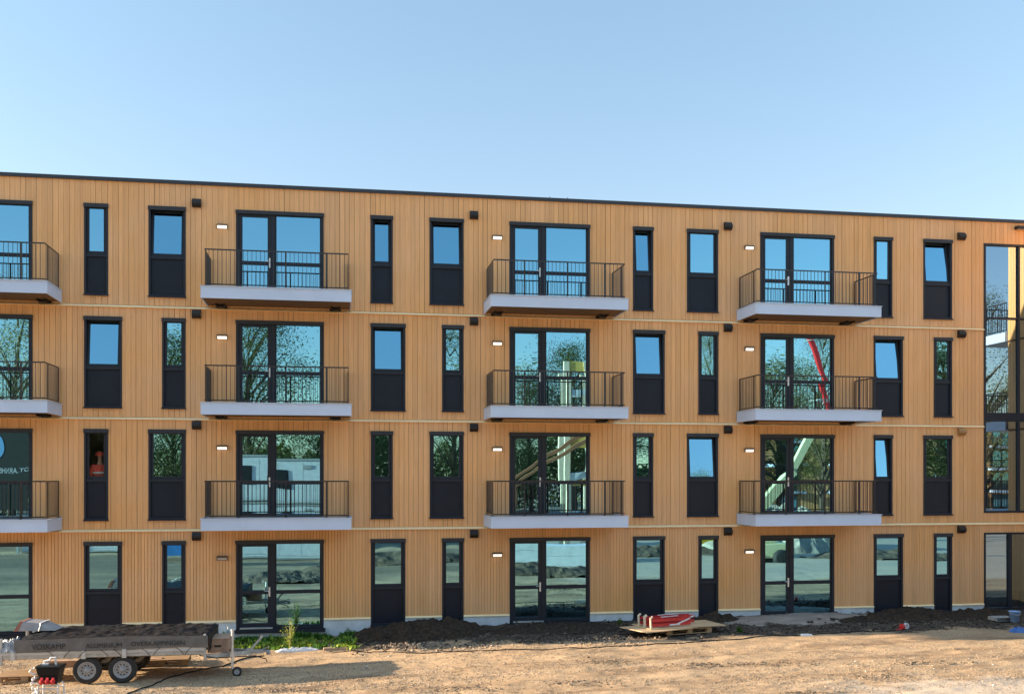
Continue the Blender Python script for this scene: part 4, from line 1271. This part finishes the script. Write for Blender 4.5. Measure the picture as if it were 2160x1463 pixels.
TR = [(30, 1, 62, 1.05), (365, 0, 66, 1.0), (522, 0, 60, 1.10), (655, 2, 66, .80), (820, 2, 72, 1.0), (955, 1, 66, .95), (1115, 3, 72, 1.05), (1205, 0, 66, 1.0), (1310, 2, 70, 1.2), (1495, 1, 66, .98),
      (1640, 3, 70, 1.15), (1735, 1, 62, 1.0), (1870, 2, 70, 1.1), (1990, 0, 66, 1.0), (2085, 1, 60, 1.15), (2230, 0, 66, 1.1), (200, 2, 70, 1.05), (-120, 3, 66, 1.1), (460, 2, 74, 1.1), (740, 2, 80, 1.1), (1050, 2, 78, 1.1), (1560, 2, 76, 1.0)]
used = set(); tr_rng = random.Random(2)
ADJ = ['leafy tree with a full crown', 'thin open-crowned tree with yellowing leaves', 'low dense tree', 'round-crowned tree with yellowing leaves']
for (px, kd, Y, sc) in TR:
    o = KINDS[kd] if kd not in used else copy_thing(KINDS[kd]); used.add(kd)
    o.location = (F(px, 1008, Y)[0], -Y, -.2); s_ = sc; o.scale = (s_, s_, s_); o.rotation_euler = (0, 0, tr_rng.uniform(0, 6.28))
    o['label'] = ADJ[kd] + ' behind the camera, mirrored in the windows'; o['group'] = 'trees mirrored in the windows'

# dense belt of growth far behind the trees
wd = MB(); rg = random.Random(77)
for _ in range(60000):
    x = rg.uniform(-75, 85); top = 8.0 + 2.5*fbm(x*.12, 1.0, 2.0, 3) + 1.2*fbm(x*.6, 4.0, 2.0, 3)
    q = Vector((x, -92 + rg.gauss(0, 1.2), top*rg.random()**.8 - .3))
    d = Vector((rg.uniform(-1,1), rg.uniform(-1,1), rg.uniform(-1,1))).normalized(); e = d.orthogonal().normalized(); l1 = .26*rg.uniform(.6, 1.3)
    wd.add([tuple(q-d*l1), tuple(q+e*l1*.6), tuple(q+d*l1), tuple(q-e*l1*.6)], [(0,1,2,3)])
tag(wd.build('woodland', M['leaf'], None, recalc=False), kind='stuff')
# dark hoarding with writing, mirrored in the first floor door at the left edge
xa, za = F(-230, 1075, 33); xb, zb_ = F(70, 888, 33)
o = thing('sign_board', 'dark site board with blue disc and white lettering, mirrored in the left first floor door', 'sign', ((xa+xb)/2, -33.0, -.25))
hw_ = (xb-xa)/2
m_ = MB(); m_.box(-hw_, hw_, -.06, 0, za+.25, zb_+.25); m_.build('board', pm('dark_board', (.018, .017, .015), .6), o, recalc=False)
for sx in (-.8, 0, .8):
    m_ = MB(); m_.box(sx*hw_-.06, sx*hw_+.06, -.18, -.061, 0, zb_+.2); m_.build('post', M['gal'], o, recalc=False)
xd, zd = F(-14, 945, 33)
m_ = MB(); m_.lathe([(0, .012), (.62, .012), (.62, .001), (0, .001)], (xd-(xa+xb)/2, 0, zd+.25), 'y', 40); m_.build('disc', pm('disc_blue', (.16, .36, .62), .5), o)
xt, zt_ = F(58, 989, 33)
t_ = text_mesh('HOY.ARNHEM', .25, M['white'], 'lettering', o); t_.rotation_euler = (R(90), 0, R(180)); t_.location = (xt-(xa+xb)/2, .004, zt_+.25)

def cabin(x0, x1, y0, y1, z0, label):
    o = thing('site_cabin', label, 'site cabin', ((x0+x1)/2, (y0+y1)/2, z0)); L_ = (x1-x0)/2; W_ = (y1-y0)/2
    m_ = MB(); m_.box(-L_, L_, -W_, W_, .1, 2.7); n = int(L_*2/1.2)
    for i in range(n): m_.box(-L_+i*1.2+.01, -L_+i*1.2+1.185, W_+.001, W_+.02, .2, 2.6)
    m_.build('shell', M['white'], o, recalc=False)
    m_ = MB()
    for zz in (.0, 2.701): m_.box(-L_-.03, L_+.03, -W_-.03, W_+.05, zz, zz+.10)
    m_.build('frame', M['gal'], o, recalc=False)
    for x in (-L_*.55, L_*.1):
        m_ = MB(); m_.box(x-.6, x+.6, W_+.026, W_+.05, 1.0, 2.2); wf = m_.build('window', M['frame'], o, recalc=False)
        m_ = MB(); m_.box(x-.54, x+.54, W_+.0505, W_+.06, 1.06, 2.14); m_.build('pane', M['black'], wf, recalc=False)
    m_ = MB(); m_.box(L_*.65-.35, L_*.65+.05, W_+.026, W_+.05, 2.25, 2.45); m_.build('vent_grille', M['gal'], o, recalc=False)
    return o
xa = F(430, 1008, 30)[0]; xb = F(690, 1008, 30)[0]
cabin(xb-6.2, xb, -33.0, -30.0, -.25, 'white site cabin, lower of the two mirrored in the left glass doors')
cabin(xb-6.2, xb, -33.0, -30.0, 2.60, 'white site cabin, upper of the two mirrored in the left glass doors')
xa = F(300, 1008, 34)[0]
cabin(xa-6.5, xa, -37.0, -34.0, -.25, 'white site cabin mirrored in the windows above the trailer')
# spoil heap behind the camera
xs_, _ = F(1640, 1180, 24)
rows = []
for j in range(40):
    row = []
    for i in range(60):
        u, v = 2*i/59-1, 2*j/39-1
        x, y = xs_ + 5.5*u, -25 + 3.5*v
        rr = u*u+v*v
        row.append((x, y, -.2 + (2.5*max(0, 1-rr)**.8*(1 + .4*fbm(x, y, 2, 4)) + .2*fbm(x*2, y*2, 5, 3) if rr < 1 else -.3)))
    rows.append(row)
m_ = MB(); m_.grid(rows)
tag(m_.build('spoil_heap', pm('grey_spoil', (.33, .30, .25), .95, var=.5, scale=3, bump=.8, bscale=8), None, recalc=False), 'large grey spoil heap mirrored in the right ground floor glass door', 'soil heap')
def far_mound(px, Y, wdt, dep, h, seed, label, mat):
    xs_ = F(px, 1100, Y)[0]; rows = []
    for j in range(30):
        row = []
        for i in range(60):
            u, v = 2*i/59-1, 2*j/29-1
            x, y = xs_ + wdt*u, -Y + dep*v; rr = u*u + v*v + .4*fbm(x*.9, y*.9, seed, 3)
            row.append((x, y, base_h(x, y) + (h*max(0, 1-rr)**.8*(1 + .25*fbm(x*1.3, y*2, seed, 4)) + .04*fbm(x*5, y*5, seed, 3) if rr < 1 else -.3)))
        rows.append(row)
    m_ = MB(); m_.grid(rows)
    tag(m_.build('soil_mound', mat, None, recalc=False), label, 'soil heap')
M['brownsoil'] = pm('brown_soil', (.085, .062, .042), .95, var=.6, scale=6, bump=.9, bscale=14)
far_mound(1160, 14.5, 3.6, 1.0, .45, 1.5, 'brown soil mound mirrored in the middle ground floor glass door', M['brownsoil'])
far_mound(620, 17, 3.0, 1.2, .40, 2.5, 'low brown soil mound mirrored in the left ground floor glass door', M['brownsoil'])
far_mound(820, 21, 4.5, 1.0, .5, 3.5, 'brown soil mound mirrored in the windows beside the left glass door', M['brownsoil'])
far_mound(1880, 19, 4.5, 1.2, .4, 4.5, 'brown soil mound mirrored in the right ground floor windows', M['brownsoil'])
far_mound(1380, 24, 6, 1.5, .5, 5.5, 'brown soil mound mirrored right of the middle glass door', M['brownsoil'])
xs_ = F(1170, 1180, 20.5)[0]
o = thing('slab_stack', 'stack of pale concrete slabs mirrored in the middle ground floor glass door', 'slabs', (xs_, -20.5, -.06), R(4))
for k in range(2):
    m_ = MB(); m_.box(-3.4+.4*k, 3.2-.15*k, -.9, .9, .05+k*.52, .56+k*.52); m_.build('slab', M['plinth'], o, recalc=False)
xs_ = F(367, 1165, 26)[0]
o = thing('waste_container', 'blue waste container mirrored in the narrow window above the trailer', 'container', (xs_, -26.0, -.2))
m_ = MB(); m_.add([(-.9,-.7,.15),(.9,-.7,.15),(.9,.7,.15),(-.9,.7,.15),(-1.1,-.9,1.5),(1.1,-.9,1.5),(1.1,.9,1.5),(-1.1,.9,1.5)], [(0,3,2,1),(4,5,6,7),(0,1,5,4),(1,2,6,5),(2,3,7,6),(3,0,4,7)]); m_.build('bin', pm('bin_blue', (.05, .22, .55), .45), o)
m_ = MB(); m_.box(-1.12, 1.12, -.92, .92, 1.5005, 1.62); m_.build('lid', M['white'], o, recalc=False)
xs_ = F(1492, 1155, 24)[0]
o = thing('yellow_skip', 'yellow digger bucket mirrored in the narrow window beside the right glass door', 'bucket', (xs_, -24.0, .55))
m_ = MB(); m_.prism([(-.5, 0), (.5, 0), (.8, .7), (.6, 1.0), (-.4, .9), (-.7, .4)], -.9, .9); bevel(m_.build('bucket_shell', pm('digger_yellow', (.70, .48, .02), .4), o), .03)
for sx in (-.6, .6):
    m_ = MB(); m_.box(sx-.15, sx+.15, -.3, .3, -.78, -.001); m_.build('support_block', M['plinth'], o, recalc=False)
# opposite block
ob = thing('opposite_building', 'orange timber apartment block across the site, mirrored in the glass', 'building', (F(1800, 1008, 88)[0], -88, 0))
m_ = MB(); m_.box(-12, 55, -10, 0, -.3, 11.0); m_.build('wall', M['clad'], ob, recalc=False)
m_ = MB(); m_.box(-12.1, 55.1, -10.1, .1, 11.001, 11.2); m_.build('roof_edge', M['cap'], ob, recalc=False)
for k in range(9):
    for f in range(3, -1, -1):
        x = -10 + k*7.3; z = f*2.75
        m_ = MB(); m_.box(x, x+2.4, .001, .06, z+.1, z+2.3); dr = m_.build('balcony_door', M['frame'], ob, recalc=False)
        m_ = MB(); m_.box(x+.15, x+1.1, .0605, .07, z+.2, z+2.2); m_.box(x+1.3, x+2.25, .0605, .07, z+.2, z+2.2); m_.build('pane', M['glass'], dr, recalc=False)
        if f:
            m_ = MB(); m_.box(x-.8, x+3.2, .061, 1.4, z-.25, z+.05); sl = m_.build('balcony', M['slab'], ob, recalc=False)
            m_ = MB()
            for i in range(20): m_.bar((x-.75+i*.205, 1.35, z+.06), (x-.75+i*.205, 1.35, z+1.05), .025)
            m_.bar((x-.75, 1.35, z+1.05), (x+3.15, 1.35, z+1.05), .05); m_.build('railing', M['rail'], sl)
# timber hoist frame
xs_ = F(1218, 1000, 31)[0]
o = thing('scaffold_tower', 'tall pale timber frame with yellow panels, mirrored in the middle first floor glass door', 'scaffold', (xs_, -31.0, -.15))
o.scale = (1.27, 1.27, 1.27)
for sx in (-.5, .62):
    for sy in (0, -1.2):
        m_ = MB(); m_.box(sx-.13, sx+.13, sy-.10, sy+.10, 0, 9.0 if sy == 0 else 8.4); m_.build('post', M['cream'], o, recalc=False)
for zz in (1.3, 3.4, 5.4, 7.4):
    m_ = MB(); m_.box(-.369, .489, -.07, .07, zz, zz+.28); m_.box(-.369, .489, -1.27, -1.13, zz, zz+.28); m_.build('cross_beam', M['plinth'], o, recalc=False)
yl_ = pm('yellow_panel', (.62, .42, .10), .6)
for zz in (2.8, 4.75, 8.45):
    m_ = MB(); m_.box(-.369, .489, -.05, .05, zz, zz+.55); m_.build('panel', yl_, o, recalc=False)
o = thing('leaning_plank', 'reddish-brown planks leaning against the pale timber frame, mirrored in the middle first floor door', 'planks', (xs_, -31.0, -.15))
o.scale = (1.27, 1.27, 1.27)
for a_, b_ in (((-3.4, .5, 3.2), (.2, .35, 5.3)), ((-3.3, .62, 2.95), (.3, .5, 5.1)), ((.25, .5, 5.35), (1.6, .5, .3)), ((.45, .62, 5.2), (1.9, .62, .3)), ((-3.4, .56, 0), (-3.3, .56, 3.3))):
    m_ = MB(); m_.bar(a_, b_, .16, .14); m_.build('plank_bar', pm('brown_beam', (.30, .13, .06), .7), o)
# boom lift and crane
M['boom'] = pm('cream_boom', (.62, .60, .36), .4); 
def boomlift(px, Y, label, mat, h, lean, cat, name):
    x = F(px, 1008, Y)[0]
    o = thing(name, label, cat, (x, -Y, -.25))
    m_ = MB(); m_.box(-1.6, 1.6, -.9, .9, .45, 1.2); m_.box(-.8, .9, -.8, .8, 1.201, 1.9); bevel(m_.build('chassis', mat, o, recalc=False), .06)
    for sx in (-1.1, 1.1):
        for sy in (-1, 1):
            m_ = MB(); m_.lathe([(.0, -.15), (.3, -.15), (.45, -.12), (.45, .12), (.3, .15), (0, .15)], (sx, sy, .45), 'y', 20); m_.build('wheel', M['tyre'], o, smooth=True)
    m_ = MB(); m_.bar((-.5, 0, 1.9), (lean*.55, 0, h*.62), .42 if h < 10 else .75, .5 if h < 10 else .8); m_.build('lower_boom', mat, o)
    m_ = MB(); m_.bar((lean*.5, .0, h*.585), (lean, 0, h), .30, .36); m_.build('upper_boom', mat, o)
    m_ = MB()
    for zz in (h-.3, h+.8): 
        for a_, b_ in (((lean-.2,-.6),(lean+1.4,-.6)),((lean-.2,.6),(lean+1.4,.6)),((lean-.2,-.6),(lean-.2,.6)),((lean+1.4,-.6),(lean+1.4,.6))): m_.bar((a_[0],a_[1],zz),(b_[0],b_[1],zz), .05)
    m_.build('basket', M['gal'], o)
    return o
boomlift(1590, 20, 'cream telescopic boom lift mirrored in the right first floor glass door', M['boom'], 7.5, 3.6, 'boom lift', 'boom_lift')
boomlift(1822, 38, 'red crane boom mirrored in the right second floor glass door', M['red'], 14.6, -4.2, 'crane', 'mobile_crane')
